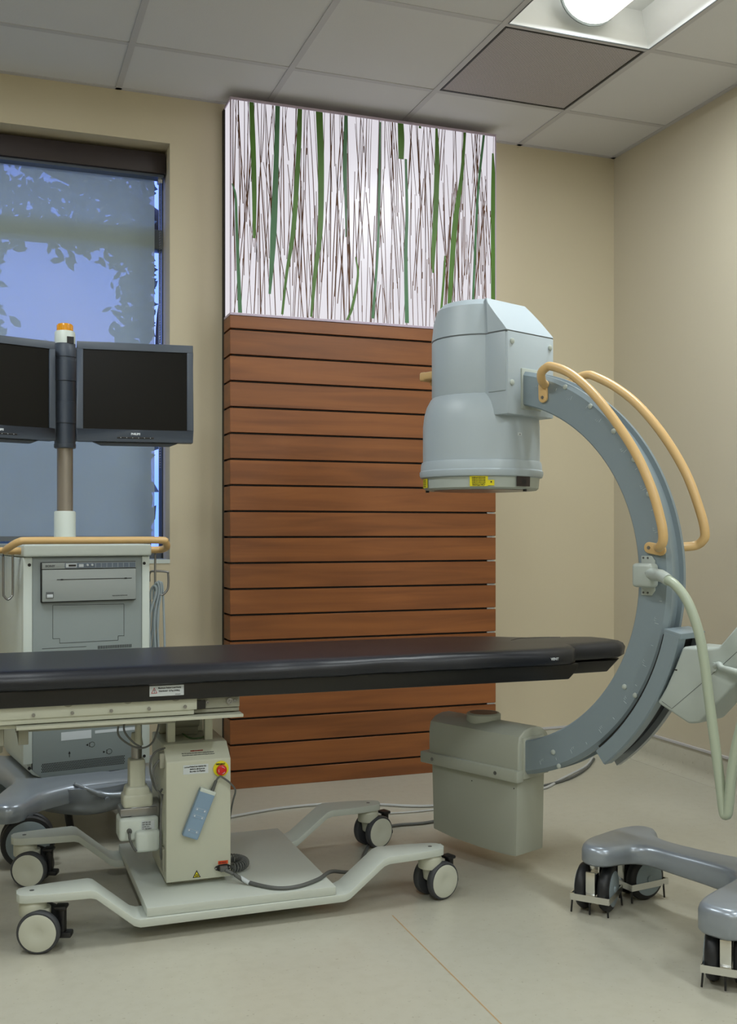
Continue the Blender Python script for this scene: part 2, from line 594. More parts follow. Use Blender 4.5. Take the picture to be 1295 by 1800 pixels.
# ------------------------------------------------------------------ outside
gr = struct('ground_outside', bx(-8, 10, YB + WT, 16, -.4, -.3), M['ground'])
def leaves(bm, n, fn, size):
    for _ in range(n):
        p = Vector(fn())
        L = size * random.uniform(.6, 1.3); W_ = L * .42
        e = Matrix.Rotation(random.uniform(0, 2 * PI), 3, 'Y') @ Matrix.Rotation(random.uniform(-.9, .9), 3, 'X') @ Matrix.Rotation(random.uniform(-.6, .6), 3, 'Z')
        q = [(-L / 2, 0, 0), (-L / 5, 0, W_ / 2), (L / 5, 0, W_ / 2.2), (L / 2, 0, 0), (L / 5, 0, -W_ / 2.2), (-L / 5, 0, -W_ / 2)]
        bm.faces.new([bm.verts.new(p + e @ Vector(c)) for c in q])
tr = thing('tree', 'leafy tree outside the window, seen through the lowered screen shade', 'tree', (1.9, 7.0, -.3))
bm = B()
def crown():
    while True:
        x = random.uniform(-2.4, 1.4); z = random.uniform(2.35, 4.6); y = random.uniform(6.4, 7.6)
        lo = 2.75 + .25 * math.sin(x * 3.1) + .12 * math.sin(x * 9)
        # right hand branch hanging down, and one at the left edge
        lo -= 1.0 * math.exp(-((x - 1.1) / .22) ** 2) + .55 * math.exp(-((x + .12) / .2) ** 2)
        if x < .149 * y and z > lo and noise.noise(Vector((x * 2.2, y, z * 2.2))) > -.22: return (x, y, z)
leaves(bm, 9000, crown, .085)
def drape():
    t = random.random(); s = random.choice((0, 0, 1))
    if s == 0:
        y = 6.9 + random.gauss(0, .1)
        return (min(.90 + .06 * math.sin(t * 7) + random.gauss(0, .07), .149 * y - .03), y, 3.0 - 1.35 * t)
    return (-.02 + random.gauss(0, .08), 6.9 + random.gauss(0, .1), 2.9 - .7 * t)
leaves(bm, 380, drape, .11)
obj('foliage', bm, M['leaf'], tr)
bm = B()
tube(bm, [(1.9, 7.0, -.3), (1.85, 7.0, 1.2), (1.7, 7.0, 2.4), (1.2, 7.0, 3.0), (.3, 6.95, 3.4), (-.8, 6.9, 3.6)], [.14, .12, .1, .07, .05, .02])
tube(bm, [(1.7, 7.0, 2.4), (1.4, 6.9, 2.9), (1.1, 6.9, 2.6), (1.05, 6.9, 1.9)], [.05, .03, .015, .006])
obj('trunk', bm, M['bark'], tr)
hd = B()
def hedge():
    x = random.uniform(-3.2, .89); z = -.3 + 2.25 * random.random() ** .8
    return (x, random.uniform(6.0, 6.5), z + .12 * math.sin(x * 4))
leaves(hd, 4200, hedge, .17)
box(hd, -3.3, .93, 6.3, 6.6, -.3, 1.62)
tag(obj('hedge', hd, M['leaf']), 'dark hedge outside filling the lower half of the window behind the shade', 'hedge')

# ------------------------------------------------------------------ roller shade
sh = thing('roller_shade', 'lowered grey roller shade with dark bronze cassette in the window recess', 'window shade', ((WX0 + WX1) / 2, YB + .12, WZ0))
obj('cassette', bx(WX0 + .01, .721, YB + .075, YB + .165, 2.556, 2.642), M['bronze'], sh, bevel=.004)
obj('lower_lip', bx(WX0 + .01, .716, YB + .09, YB + .15, 2.545, 2.556), M['monitor'], sh)
obj('screen_fabric', bx(WX0 + .02, .684, YB + .1385, YB + .140, 1.03, 2.555), M['shade'], sh)
obj('hem_bar', bx(WX0 + .02, .684, YB + .134, YB + .144, 1.012, 1.032), M['winframe'], sh)
bm = B()
z = 2.53
while z > 1.32:
    for dy in (0, .014):
        bmesh.ops.create_icosphere(bm, subdivisions=1, radius=.0028, matrix=Matrix.Translation((.704, YB + .112 + dy, z)))
    z -= .0105
obj('bead_chain', bm, M['steel'], sh)
obj('bracket', bx(.694, .712, YB + .105, YB + .135, 2.525, 2.548), M['chrome'], sh)

# ------------------------------------------------------------------ wood cladding and light box
PX0, PX1, PY = .944, 2.148, 4.242
GZ = 1.772; GS = .1062
wp = thing('wood_panel', 'tall warm brown horizontal plank cladding panel below the lit grass panel', 'wall panel', ((PX0 + PX1) / 2, YB, 0))
edges = [0] + [GZ - GS * k for k in range(16, -2, -1)] + [1.934]
bm = B()
for a, b_ in zip(edges, edges[1:]):
    box(bm, PX0, PX1, PY, YB - .042, a + (.004 if a else 0), b_ - (.004 if b_ < 1.93 else 0))
obj('planks', bm, M['wood'], wp, bevel=.0012, seg=1)
obj('backing', bx(PX0 + .012, PX1 - .012, PY + .012, YB - .003, 0, 1.93), M['gap_shade'], wp, label='dark recess behind the planks')
bm = B()
for e in edges[1:-1]:  # white slivers added at the right end of each groove
    box(bm, PX1 - .04, PX1 - .003, PY + .006, PY + .05, e - .0032, e + .0032)
each('sliver', bm, M['sticker'], wp, label='small white sliver at the plank end')
obj('shadow_gap', bx(PX0 + .001, PX0 + .012, YB - .044, YB - .003, 0, 2.82), M['gap_shade'], wp)  # black strip put in for the shade between panel and wall

lb = thing('light_box', 'glowing white resin light box with embedded grass above the wooden planks', 'light box', ((PX0 + PX1) / 2, YB, 1.94))
obj('resin_panel', bx(PX0 + .004, PX1 - .004, PY, YB - .05, 1.944, 2.812), M['resin'], lb)
bm = bx(PX0, PX1, PY - .004, YB - .045, 2.812, 2.822)
box(bm, PX0, PX1, PY - .004, YB - .045, 1.935, 1.944)
box(bm, PX0, PX0 + .005, PY - .004, PY + .004, 1.944, 2.812)
box(bm, PX1 - .005, PX1, PY - .004, PY + .004, 1.944, 2.812)
obj('acrylic_edge', bm, M['acrylic'], lb)
# picture coordinates of the blades as fractions: s across the panel, h in metres
def P2(s, h, dy=0): return (PX0 + s, PY - .0015 - dy, h)
def ribbon(bm, pts, wd, y):
    """flat blade: pts (x,z,width)"""
    sp_ = spline([(p[0], p[1], p[2]) for p in pts], 6)
    L, Rr = [], []
    for p in sp_:
        L.append((p.x - p.z / 2, p.y)); Rr.append((p.x + p.z / 2, p.y))
    poly = L + list(reversed(Rr))
    v0 = [bm.verts.new((x, y, z)) for x, z in poly]
    v1 = [bm.verts.new((x, y + .0009, z)) for x, z in poly]
    n = len(L); N = len(poly)
    for i in range(n - 1):
        bm.faces.new((v0[i], v0[i + 1], v0[N - 2 - i], v0[N - 1 - i]))
    for i in range(N):
        j = (i + 1) % N
        bm.faces.new((v0[i], v1[i], v1[j], v0[j]))
BL = [
    (1, [(1.0325, 2.811, 0.0191), (1.0397, 2.6256, 0.0215), (1.0445, 2.4394, 0.0192), (1.0445, 2.2549, 0.012)]),
    (0, [(1.1433, 2.811, 0.0195), (1.136, 2.5435, 0.0219), (1.1263, 2.3074, 0.0267), (1.119, 2.1657, 0.0194), (1.1094, 2.0311, 0.0097)]),
    (1, [(1.2387, 2.811, 0.0197), (1.2337, 2.6497, 0.0197), (1.2116, 2.3158, 0.0197), (1.1822, 2.124, 0.0122), (1.1627, 1.9503, 0.0098)]),
    (1, [(1.323, 2.811, 0.03), (1.3305, 2.5901, 0.0276), (1.328, 2.3272, 0.0225), (1.3056, 2.1343, 0.0175), (1.2882, 1.9496, 0.0099)]),
    (0, [(1.4415, 2.811, 0.0153), (1.4364, 2.5786, 0.0178), (1.4415, 2.4347, 0.0102), (1.4415, 2.2974, 0.0051)]),
    (0, [(0.952, 2.4687, 0.0047), (0.9661, 2.4192, 0.0095), (0.9708, 2.2921, 0.0118), (0.985, 1.945, 0.0166)]),
    (1, [(1.6902, 2.811, 0.0265), (1.6928, 2.7435, 0.0291), (1.6928, 2.6576, 0.0238)]),
    (0, [(1.5958, 2.8043, 0.0078), (1.5919, 2.5359, 0.0104), (1.5854, 2.2673, 0.0104), (1.5621, 1.9614, 0.013)]),
    (0, [(1.714, 2.6602, 0.0106), (1.7193, 2.4272, 0.0133), (1.714, 2.2423, 0.0159), (1.7193, 1.9525, 0.0186)]),
    (1, [(1.8586, 2.811, 0.0108), (1.8613, 2.6779, 0.0217), (1.8546, 2.4411, 0.0244), (1.8424, 2.2537, 0.0189), (1.8424, 2.1793, 0.0081)]),
    (1, [(1.9954, 2.811, 0.0111), (1.9788, 2.6169, 0.0166), (1.9458, 2.388, 0.0247), (1.9185, 2.0234, 0.0191)]),
    (0, [(2.0872, 2.811, 0.0112), (2.0564, 2.5249, 0.0112), (2.0342, 2.0694, 0.0111)]),
    (1, [(2.1321, 2.7359, 0.0085), (2.1349, 2.5841, 0.0226), (2.1321, 2.4063, 0.0198), (2.1349, 2.0262, 0.0226)]),
    (1, [(1.4848, 2.217, 0.0051), (1.4951, 2.1381, 0.0103), (1.4695, 2.0033, 0.0128), (1.4465, 1.9462, 0.0102)]),
    (1, [(1.8994, 2.2588, 0.0082), (1.8912, 2.1335, 0.0109), (1.8776, 1.9831, 0.0109)]),
    (1, [(1.7806, 2.811, 0.0107), (1.7806, 2.8016, 0.0107)])]
for k, (g, pts) in enumerate(BL):
    bm = B()
    ribbon(bm, pts, 0, PY - .0035 - .0003 * (k % 3))
    obj('grass_blade', bm, M['green1'] if g else M['green2'], lb)
def clampx(x): return min(max(x, PX0 + .012), PX1 - .012)
reeds = []
for k in range(240):
    x = PX0 + .012 + (PX1 - PX0 - .024) * ((k * .61803) % 1.0) + random.gauss(0, .004)
    u = random.random()
    if u < .4: z1 = 2.811; z0 = 2.811 - random.uniform(.15, .75)
    elif u < .75: z0 = 1.945; z1 = z0 + random.uniform(.15, .7)
    else:
        z0 = 1.945 + random.uniform(.02, .4); z1 = min(2.811, z0 + random.uniform(.25, .6))
    dx = random.gauss(0, .022) * (z1 - z0) / .45
    wd = random.choice((.0018, .0021, .0026, .0034))
    xm = x + dx / 2 + random.gauss(0, .002)
    nd = []
    if random.random() < .4: nd.append(random.uniform(.2, .8))
    reeds.append((z1 - z0, (clampx(x), z0, wd), (clampx(xm), (z0 + z1) / 2, wd * 1.2), (clampx(x + dx), z1, wd * .8), nd))
reeds.sort(key=lambda r: -r[0])
rest = B()
for k, (L, a, b_, c, nd) in enumerate(reeds):
    bm = B() if k < 100 else rest
    ribbon(bm, [a, b_, c], 0, PY - .0024 - .0002 * (k % 4))
    for t in nd:
        xx = a[0] + (c[0] - a[0]) * t; zz = a[1] + (c[1] - a[1]) * t
        box(bm, xx - .0016, xx + .0016, PY - .0032, PY - .0018, zz - .014, zz + .014)
    if k < 100: obj('dry_reed', bm, M['reed'], lb)
ro = obj('dry_reeds', rest, M['reed'], lb)
ro['kind'] = 'stuff'

# ------------------------------------------------------------------ ceiling lamps and vent
def lamp(i, j, label, group=None):
    x0, x1 = GX + i * TS + .013, GX + (i + 1) * TS - .013
    y1, y0 = GY - j * TS - .013, GY - (j + 2) * TS + .013
    xc = (x0 + x1) / 2
    t = thing('ceiling_light', label, 'ceiling light', (xc, (y0 + y1) / 2, ZC), 0, group)
    bm = B()
    lo = [(x0, y0, ZC + .001), (x1, y0, ZC + .001), (x1, y1, ZC + .001), (x0, y1, ZC + .001)]
    d = .035
    hi = [(x0 + d, y0 + .004, ZC + .135), (x1 - d, y0 + .004, ZC + .135), (x1 - d, y1 - .004, ZC + .135), (x0 + d, y1 - .004, ZC + .135)]
    a = [bm.verts.new(p) for p in lo]; b_ = [bm.verts.new(p) for p in hi]
    for k in range(4):
        q = (k + 1) % 4
        bm.faces.new((a[k], a[q], b_[q], b_[k]))
    bm.faces.new(b_)
    obj('reflector_pan', bm, M['pan'], t)
    bm = B()
    prof = []
    n = 14
    for k in range(n + 1):
        an = PI * k / n
        prof.append((xc + .112 * math.cos(an), ZC + .108 - .09 * math.sin(an)))
    prism(bm, prof, y0 + .055, y1 - .055, 'y')
    obj('lamp_basket', bm, M['lamp'], t, bevel=.012, ang=60)
    for ya, yb in ((y1 - .056, y1 - .050), (y0 + .050, y0 + .056)):
        rim = [(xc + (px_ - xc) * 1.03, ZC + .108 + (pz_ - ZC - .108) * 1.04) for px_, pz_ in prof]
        obj('basket_end', prism(B(), rim, ya, yb, 'y'), M['panel_grey'], t)
    bm = bx(x0, x1, y1, y1 + .003, ZC - .002, ZC + .004)
    box(bm, x0, x1, y0 - .003, y0, ZC - .002, ZC + .004)
    box(bm, x0 - .003, x0, y0, y1, ZC - .002, ZC + .004)
    box(bm, x1, x1 + .003, y0, y1, ZC - .002, ZC + .004)
    obj('lamp_frame', bm, M['winframe'], t)
    ld = bpy.data.lights.new('troffer_light', 'AREA')
    ld.shape = 'RECTANGLE'; ld.size = .10; ld.size_y = y1 - y0 - .20
    ld.energy = DOWN; ld.color = (.92, .985, 1.0)
    lo_ = bpy.data.objects.new('troffer_light', ld)
    COL.objects.link(lo_)
    lo_.location = (0, 0, .0170)
    lo_.parent = t
    return t
lamp(2, 2, 'bright recessed ceiling light with curved basket beside the perforated vent')
for k, (i, j) in enumerate(FIX[1:]):
    lamp(i, j, 'recessed ceiling light with curved basket, outside the photo', 'ceiling lights outside the photo')
vx0, vx1 = GX + 2 * TS + .016, GX + 3 * TS - .016
vy1, vy0 = GY - TS - .016, GY - 2 * TS + .016
vt = thing('ceiling_vent', 'square grey perforated air vent set in the ceiling next to the lamp', 'vent', ((vx0 + vx1) / 2, (vy0 + vy1) / 2, ZC))
obj('perforated_plate', bx(vx0 + .006, vx1 - .006, vy0 + .006, vy1 - .006, ZC + .003, ZC + .006), M['perf'], vt)
bm = bx(vx0, vx1, vy0, vy0 + .007, ZC + .001, ZC + .012)
box(bm, vx0, vx1, vy1 - .007, vy1, ZC + .001, ZC + .012)
box(bm, vx0, vx0 + .007, vy0 + .007, vy1 - .007, ZC + .001, ZC + .012)
box(bm, vx1 - .007, vx1, vy0 + .007, vy1 - .007, ZC + .001, ZC + .012)
obj('vent_frame', bm, M['black'], vt)

# ------------------------------------------------------------------ imaging table
tb = thing('imaging_table', 'mobile imaging table with black padded top on a cream wheeled base', 'medical table', (.66, 3.05, 0))
def padplan(o=0.0):
    return [(-.75, 2.78 - o), (1.60, 2.775 - o), (1.665 + o, 2.785 - o), (1.70 + o, 2.82), (1.715 + o, 2.865 - o), (1.76, 2.87 - o), (1.90, 2.885 - o), (1.95 + o, 2.93), (1.955 + o, 3.02),
            (1.93 + o, 3.09 + o), (1.86, 3.12 + o), (1.76, 3.13 + o), (1.70, 3.15 + o), (1.58, 3.235 + o), (1.45, 3.27 + o), (-.75, 3.27 + o)]
def sub(pts, step=.05):
    out = []
    for a, b_ in zip(pts, pts[1:] + pts[:1]):
        a = Vector(a); b_ = Vector(b_)
        n = max(1, int((b_ - a).length / step))
        for k in range(n): out.append(a + (b_ - a) * k / n)
    return out
base = sub(padplan())
cen = Vector((.6, 3.02))
def ins(p, d):
    # shrink towards the long axis
    ax = Vector((min(max(p.x, -.6), 1.85), 3.02))
    v = ax - p
    return p + v.normalized() * min(d, v.length * .8)
loops = []
for d, z in ((.012, .650), (.002, .655), (0, .666), (0, .680), (.008, .692), (.024, .699), (.05, .7005)):
    loops.append([(ins(p, d).x, ins(p, d).y, z + (.0022 * noise.noise(Vector((p.x * 7, p.y * 7, z * 12))) if d < .02 else 0)) for p in base])
bm = loft(B(), loops)
for v in bm.verts:
    if v.co.z < .695:
        v.co.y += .009 * noise.noise(Vector((v.co.x * 9, 1.3, v.co.z * 35 + v.co.x * 6)))
pad = obj('cushion', bm, M['vinyl'], tb, smooth=50, label='black vinyl cushion')
text('lettering', 'VENT', .0105, M['lightink'], pad, plane_mx((1.586, 2.7715, .668), (1, 0, 0), (0, 0, 1)), bold=.0003)
# black line painting the shade of a soft dent near the head piece
bm = B()
tube(bm, [(1.60, 3.05, .6998), (1.66, 3.095, .7000), (1.74, 3.10, .6998), (1.80, 3.085, .6995)], .0022, n=6)
obj('dent_shade', bm, M['black'], pad)
bm = B()
prism(bm, [(-.75, .608), (1.665, .604), (1.695, .632), (1.70, .651), (-.75, .651)], 2.80, 3.25, 'y')
fr = obj('tabletop_frame', bm, M['frameblack'], tb, bevel=.004)
bm = B()
loft(bm, [[(1.60, 2.90, .603), (1.875, 2.92, .603), (1.885, 2.95, .603), (1.885, 3.08, .603), (1.80, 3.10, .603), (1.60, 3.13, .603)],
          [(1.60, 2.88, .642), (1.90, 2.90, .642), (1.935, 2.94, .642), (1.93, 3.07, .642), (1.85, 3.11, .642), (1.60, 3.15, .642)]])
obj('head_support', bm, M['frameblack'], tb, bevel=.003)
# side profile rails
rl = bx(-.75, .537, 2.815, 2.835, .5755, .6075)
prism(rl, [(-.75, .562), (.53, .562), (.53, .576), (-.75, .576)], 2.82, 2.86, 'y')
rail = obj('side_rail', rl, M['cream'], tb, bevel=.0015)
bm = B()
for x in (.02, .12, .215, .313, .41, .505): cyl(bm, (x, 2.8145, .585), (x, 2.81, .585), .0045, n=12)
each('rail_screw', bm, M['steel'], rail)
bm = B()
for x in (.0, .205, .355, .48): prism(bm, [(x + .011 * math.cos(R(t)), .6075 - .007 * math.sin(R(t))) for t in range(0, 181, 20)], 2.8140, 2.8150, 'y')
each('rail_notch', bm, M['cream_dark'], rail)
bm = bx(.53, .655, 2.825, 2.86, .575, .607)
box(bm, .53, .655, 2.83, 2.87, .563, .573)
sl = obj('slide_rail', bm, M['cream_dark'], tb, bevel=.0015)
bm = B()
for x, r in ((.553, .0075), (.566, .0045), (.627, .0085), (.641, .004), (.648, .003)):
    lathe(bm, [(r, 0), (r, .004), (r * .6, .004), (r * .6, .0015), (r * .25, .0015), (r * .25, .005)], (x, 2.824, .592), (0, -1, 0), 16)
each('slide_bolt', bm, M['steel'], sl)
obj('rail_end_block', bx(.537, .56, 2.815, 2.84, .576, .598), M['frameblack'], sl)
bm = bx(-.75, .50, 2.845, 2.86, .548, .557)
box(bm, .078, .66, 2.80, 2.90, .5505, .559)
box(bm, .078, .66, 3.15, 3.25, .5505, .559)
box(bm, .60, .66, 2.90, 3.15, .5505, .559)
obj('lower_rail', bm, M['cream'], tb, bevel=.001)
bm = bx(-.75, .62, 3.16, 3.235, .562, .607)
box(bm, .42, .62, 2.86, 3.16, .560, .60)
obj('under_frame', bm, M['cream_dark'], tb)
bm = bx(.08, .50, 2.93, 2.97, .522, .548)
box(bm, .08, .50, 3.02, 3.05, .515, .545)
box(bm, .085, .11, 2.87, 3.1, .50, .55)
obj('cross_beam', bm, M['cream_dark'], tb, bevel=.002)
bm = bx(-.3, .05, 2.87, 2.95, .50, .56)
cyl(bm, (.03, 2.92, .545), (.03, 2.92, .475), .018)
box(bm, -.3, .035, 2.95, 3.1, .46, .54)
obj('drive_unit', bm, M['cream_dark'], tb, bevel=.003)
# warning sticker on the tabletop edge
st = obj('warning_sticker', bx(.409, .499, 2.7990, 2.7996, .6185, .646), M['sticker'], tb, bevel=.003, ang=80)
mx = lambda x, z, y=2.7988: plane_mx((x, y, z), (1, 0, 0), (0, 0, 1))
text('lettering', 'Maximum Patient Load Evenly', .0058, M['ink'], st, mx(.431, .638), bold=.00012, sx=.86)
text('lettering', 'Distributed  227kg (500lbs)', .0058, M['ink'], st, mx(.433, .630), bold=.00012, sx=.86)
text('lettering', '4535 666 001', .0026, M['ink'], st, mx(.476, .621))
bm = B(); prism(bm, [(.413, .6265), (.429, .6265), (.421, .642)], 2.7982, 2.7988, 'y')
obj('warning_triangle', bm, M['redink'], st)
bm = B(); prism(bm, [(.4155, .628), (.4265, .628), (.421, .6388)], 2.7976, 2.7982, 'y')
box(bm, .4203, .4217, 2.7970, 2.7976, .630, .636)
obj('triangle_center', bm, M['sticker'], st)
text('lettering', '!', .0105, M['ink'], st, mx(.4196, .6288, 2.7974), bold=.0003)

# column
CX0, CX1, CY0, CY1 = .466, .644, 2.884, 3.14
bm = B()
prism(bm, [(CY0, .097), (CY0, .424), (CY0 + .045, .455), (CY0 + .052, .463), (CY1, .463), (CY1, .097)], CX0, CX1, 'x')
colm = obj('column', bm, M['cream'], tb, bevel=.003)
obj('column_foot', bx(CX0 + .02, CX1 - .02, CY0 + .03, CY1 - .02, .083, .098), M['cream_dark'], tb)
bm = B()
for x in (.482, .587):
    box(bm, x, x + .022, 2.96, 2.985, .463, .552)
    box(bm, x, x + .022, 3.10, 3.125, .463, .552)
each('lift_post', bm, M['cream'], tb, bevel=.002)
bm = B(); cyl(bm, (.505, 3.05, .515), (.585, 3.05, .515), .028)
box(bm, .505, .587, 3.06, 3.10, .463, .551)
obj('tilt_motor', bm, M['cream_dark'], tb, bevel=.002)
bm = B(); cyl(bm, (.61, 2.99, .535), (.645, 2.99, .535), .012); cyl(bm, (.645, 2.99, .535), (.652, 2.99, .535), .016)
obj('adjust_knob', bm, M['steel'], tb)
bm = B(); tube(bm, [(.53, 3.0, .478), (.55, 2.98, .468), (.58, 2.975, .468), (.592, 2.98, .474)], .0022, n=6)
obj('green_wire', bm, mat('green_wire_plastic', (60, 90, 50), .5), tb)
# sloped shoulder print, caution label, stop button
sd = Vector((0, .045, .031)).normalized()
smx = lambda x, t: plane_mx(Vector((x, CY0, .424)) + sd * t + Vector((0, -.0008, .0012)), (1, 0, 0), sd)
text('lettering', 'ENGINEERED AND MANUFACTURED', .0042, M['redink'], colm, smx(.537, .034), sx=.5, bold=.00015)
text('lettering', 'Do not operate this table before reading the manual', .0044, M['greyink'], colm, smx(.512, .026), sx=.95)
text('lettering', 'Disconnect mains supply before servicing the column', .0044, M['greyink'], colm, smx(.512, .019), sx=.95)
lab = obj('caution_label', bx(.512, .581, CY0 - .0012, CY0 - .0002, .388, .413), M['sticker'], colm)
cmx = lambda x, z: plane_mx((x, CY0 - .0016, z), (1, 0, 0), (0, 0, 1))
text('lettering', 'CAUTION:', .0052, M['ink'], lab, cmx(.5145, .4055), sx=.62)
for k, s in enumerate(('Federal Law restricts this', 'device to sale by or on', 'the order of a Physician')):
    text('lettering', s, .0058, M['ink'], lab, cmx(.530, .4065 - k * .0066), sx=.76, bold=.0001)
bm = B(); lathe(bm, [(.0215, 0), (.0215, .004), (.018, .005)], (.616, CY0, .397), (0, -1, 0), 40)
eb = obj('emergency_ring', bm, M['yellow'], colm, label='yellow emergency stop ring')
text('lettering', 'EMERGENCY', .0062, M['ink'], colm, plane_mx((.6015, CY0 - .0052, .4085), (1, 0, 0), (0, 0, 1)), sx=.72, bold=.0002)
bm = B(); lathe(bm, [(.008, .004), (.008, .007), (.0135, .008), (.0145, .011), (.0135, .014), (.009, .016), (.002, .0165)], (.616, CY0, .395), (0, -1, 0), 40)
obj('stop_button', bm, M['red'], colm, label='red stop button')
bm = B()
for a0 in (30, 150, 270):
    P = [(.616 + .009 * math.cos(R(a0 + t)), CY0 - .0162, .395 + .009 * math.sin(R(a0 + t))) for t in range(0, 70, 10)]
    tube(bm, P, .0007, n=5, sm=0)
obj('button_arrows', bm, M['lightink'], colm)
ol = obj('orange_label', bx(.6085, .636, CY0 - .001, CY0 - .0001, .133, .142), M['orange'], colm)
text('lettering', '120 VOLTS', .0062, M['redink'], ol, cmx(.610, .1352), sx=.72, bold=.0003)
bm = B()
P = [(.598, .1235), (.601, .128), (.612, .132), (.634, .132), (.642, .128), (.6435, .1235), (.642, .119), (.634, .1145), (.612, .1145), (.601, .119)]
prism(bm, P, CY0 - .004, CY0, 'y')
obj('power_inlet', bm, M['black'], colm)
bm = B()
for x in (.6015, .6395): cyl(bm, (x, CY0 - .005, .1235), (x, CY0 - .004, .1235), .0025, n=10)
each('inlet_screw', bm, M['steel'], colm)
bm = B(); prism(bm, [(.538, .1035), (.560, .1035), (.549, .124)], CY0 - .001, CY0, 'y')
wt_ = obj('hazard_sticker', bm, M['ink'], colm)
bm = B(); prism(bm, [(.5415, .1055), (.5565, .1055), (.549, .1198)], CY0 - .0016, CY0 - .001, 'y')
obj('hazard_symbol', bm, M['yellow'], wt_)
bm = bx(.5445, .5535, CY0 - .0022, CY0 - .0016, .1068, .1085)
tube(bm, [(.545, CY0 - .0019, .1085), (.549, CY0 - .0019, .113), (.5535, CY0 - .0019, .1085)], .0009, n=5)
obj('hazard_mark', bm, M['ink'], wt_)
# left side cables and connector strip of the column
bm = B()
tube(bm, [(.35, 2.93, .548), (.345, 2.94, .50), (.375, 2.95, .468), (.41, 2.95, .455), (.44, 2.95, .47), (.455, 2.94, .52), (.455, 2.94, .548)], .0028, n=8)
tube(bm, [(.365, 2.93, .548), (.36, 2.93, .51), (.385, 2.94, .475), (.405, 2.945, .46)], .0028, n=8)
tube(bm, [(.47, 2.93, .455), (.44, 2.92, .445), (.428, 2.92, .41), (.437, 2.92, .36), (.455, 2.93, .335), (.464, 2.94, .34)], .003, n=8)
tube(bm, [(.466, 2.93, .43), (.45, 2.91, .425), (.435, 2.91, .40), (.445, 2.91, .35), (.462, 2.92, .325)], .003, n=8)
tube(bm, [(.462, 2.92, .33), (.455, 2.90, .30), (.453, 2.90, .22), (.456, 2.91, .165), (.462, 2.92, .15)], .003, n=8)
obj('wiring', bm, M['greycord'], tb)
bm = bx(.459, .466, 2.90, 2.94, .125, .185)
box(bm, .452, .466, 2.905, 2.935, .405, .445)
obj('connector_strip', bm, M['cream_dark'], tb, bevel=.001)
# tilt actuator
AX, AY = .402, 3.0
bm = B()
cyl(bm, (AX, AY, .415), (AX, AY, .475), .0145)
obj('actuator_rod', bm, M['steel'], tb)
bm = B()
tube(bm, [(AX + .06, AY - .02, .540), (AX + .02, AY - .02, .538), (AX + .004, AY - .02, .525), (AX + .002, AY - .02, .46)], .009, n=12)
cyl(bm, (AX, AY, .455), (AX, AY, .49), .019, .013)
box(bm, AX + .0, AX + .09, AY - .04, AY + .0, .53, .549)
obj('actuator_clevis', bm, M['cream'], tb, bevel=.001)
bm = bx(AX - .022, AX + .022, AY - .024, AY + .024, .32, .418)
act = obj('actuator_tube', bm, M['cream'], tb, bevel=.006)
bm = bx(AX - .04, AX + .042, AY - .032, AY + .03, .285, .325)
prism(bm, [(AX - .04, .30), (AX + .042, .30), (AX + .03, .345), (AX - .03, .345)], AY - .03, AY + .03, 'y')
obj('actuator_collar', bm, M['cream'], tb, bevel=.009, seg=3)
bm = bx(AX - .048, AX + .052, AY - .034, AY + .035, .265, .287)
cyl(bm, (AX - .02, AY, .272), (AX + .06, AY, .272), .033)
obj('gearbox', bm, M['steel'], tb, bevel=.003)
bm = bx(AX - .052, AX + .056, AY - .042, AY + .04, .198, .262)
box(bm, AX - .010, AX + .058, AY - .060, AY + .03, .168, .228)
gm = obj('gear_motor', bm, M['white'], tb, bevel=.01, seg=3)
pl = obj('rating_label', bx(AX + .008, AX + .044, AY - .0435, AY - .042, .205, .252, mx=None), M['sticker'], gm)
for k in range(7):
    text('lettering', random.choice(('24 V DC  6.0 A', 'DUTY 10% 2 MIN', 'TYPE LA31-U017', 'IP 51  MAX 6000 N')), .0044, M['ink'], pl, plane_mx((AX + .010 , AY - .0440, .246 - k * .0058), (1, 0, 0), (0, 0, 1)), sx=.7)
bm = B()
cyl(bm, (AX - .025, AY - .05, .228), (AX - .025, AY - .04, .228), .007)
tube(bm, [(AX - .025, AY - .052, .228), (AX - .026, AY - .057, .212), (AX - .018, AY - .058, .19), (AX - .008, AY - .06, .175)], .0035, n=8)
obj('motor_lead', bm, M['greycord'], gm)

# wheeled base: two bent side beams, floor plate
def beam(y0, y1):
    th = .021
    top = [(.085, .147), (.262, .147), (.372, .058), (.935, .058), (1.055, .147), (1.238, .147)]
    bot = [(x, z - th) for x, z in top]
    bot[1] = (.254, .147 - th); bot[2] = (.366, .058 - th); bot[3] = (.941, .058 - th); bot[4] = (1.063, .147 - th)
    bm = B()
    prism(bm, top + list(reversed(bot)), y0, y1, 'y')
    return bm
def beam2(yc, s):
    """flat bar, wider over the low middle, rounded at both tips"""
    th = .021
    P = [(.078, .147, .012), (.084, .147, .028), (.10, .147, .036), (.17, .147, .046), (.255, .147, .052), (.268, .143, .052), (.362, .064, .052), (.378, .058, .052),
         (.93, .058, .052), (.946, .064, .052), (1.046, .142, .052), (1.062, .147, .052), (1.15, .147, .046), (1.22, .147, .034), (1.236, .147, .026), (1.242, .147, .012)]
    bm = B()
    rings = []
    for i, (x, z, h) in enumerate(P):
        rings.append([bm.verts.new(p) for p in ((x, yc - h, z - th), (x, yc - h, z), (x, yc + h, z), (x, yc + h, z - th))])
    for a, b_ in zip(rings, rings[1:]):
        for k in range(4):
            bm.faces.new((a[k], a[(k + 1) % 4], b_[(k + 1) % 4], b_[k]))
    bm.faces.new(rings[0]); bm.faces.new(list(reversed(rings[-1])))
    return bm
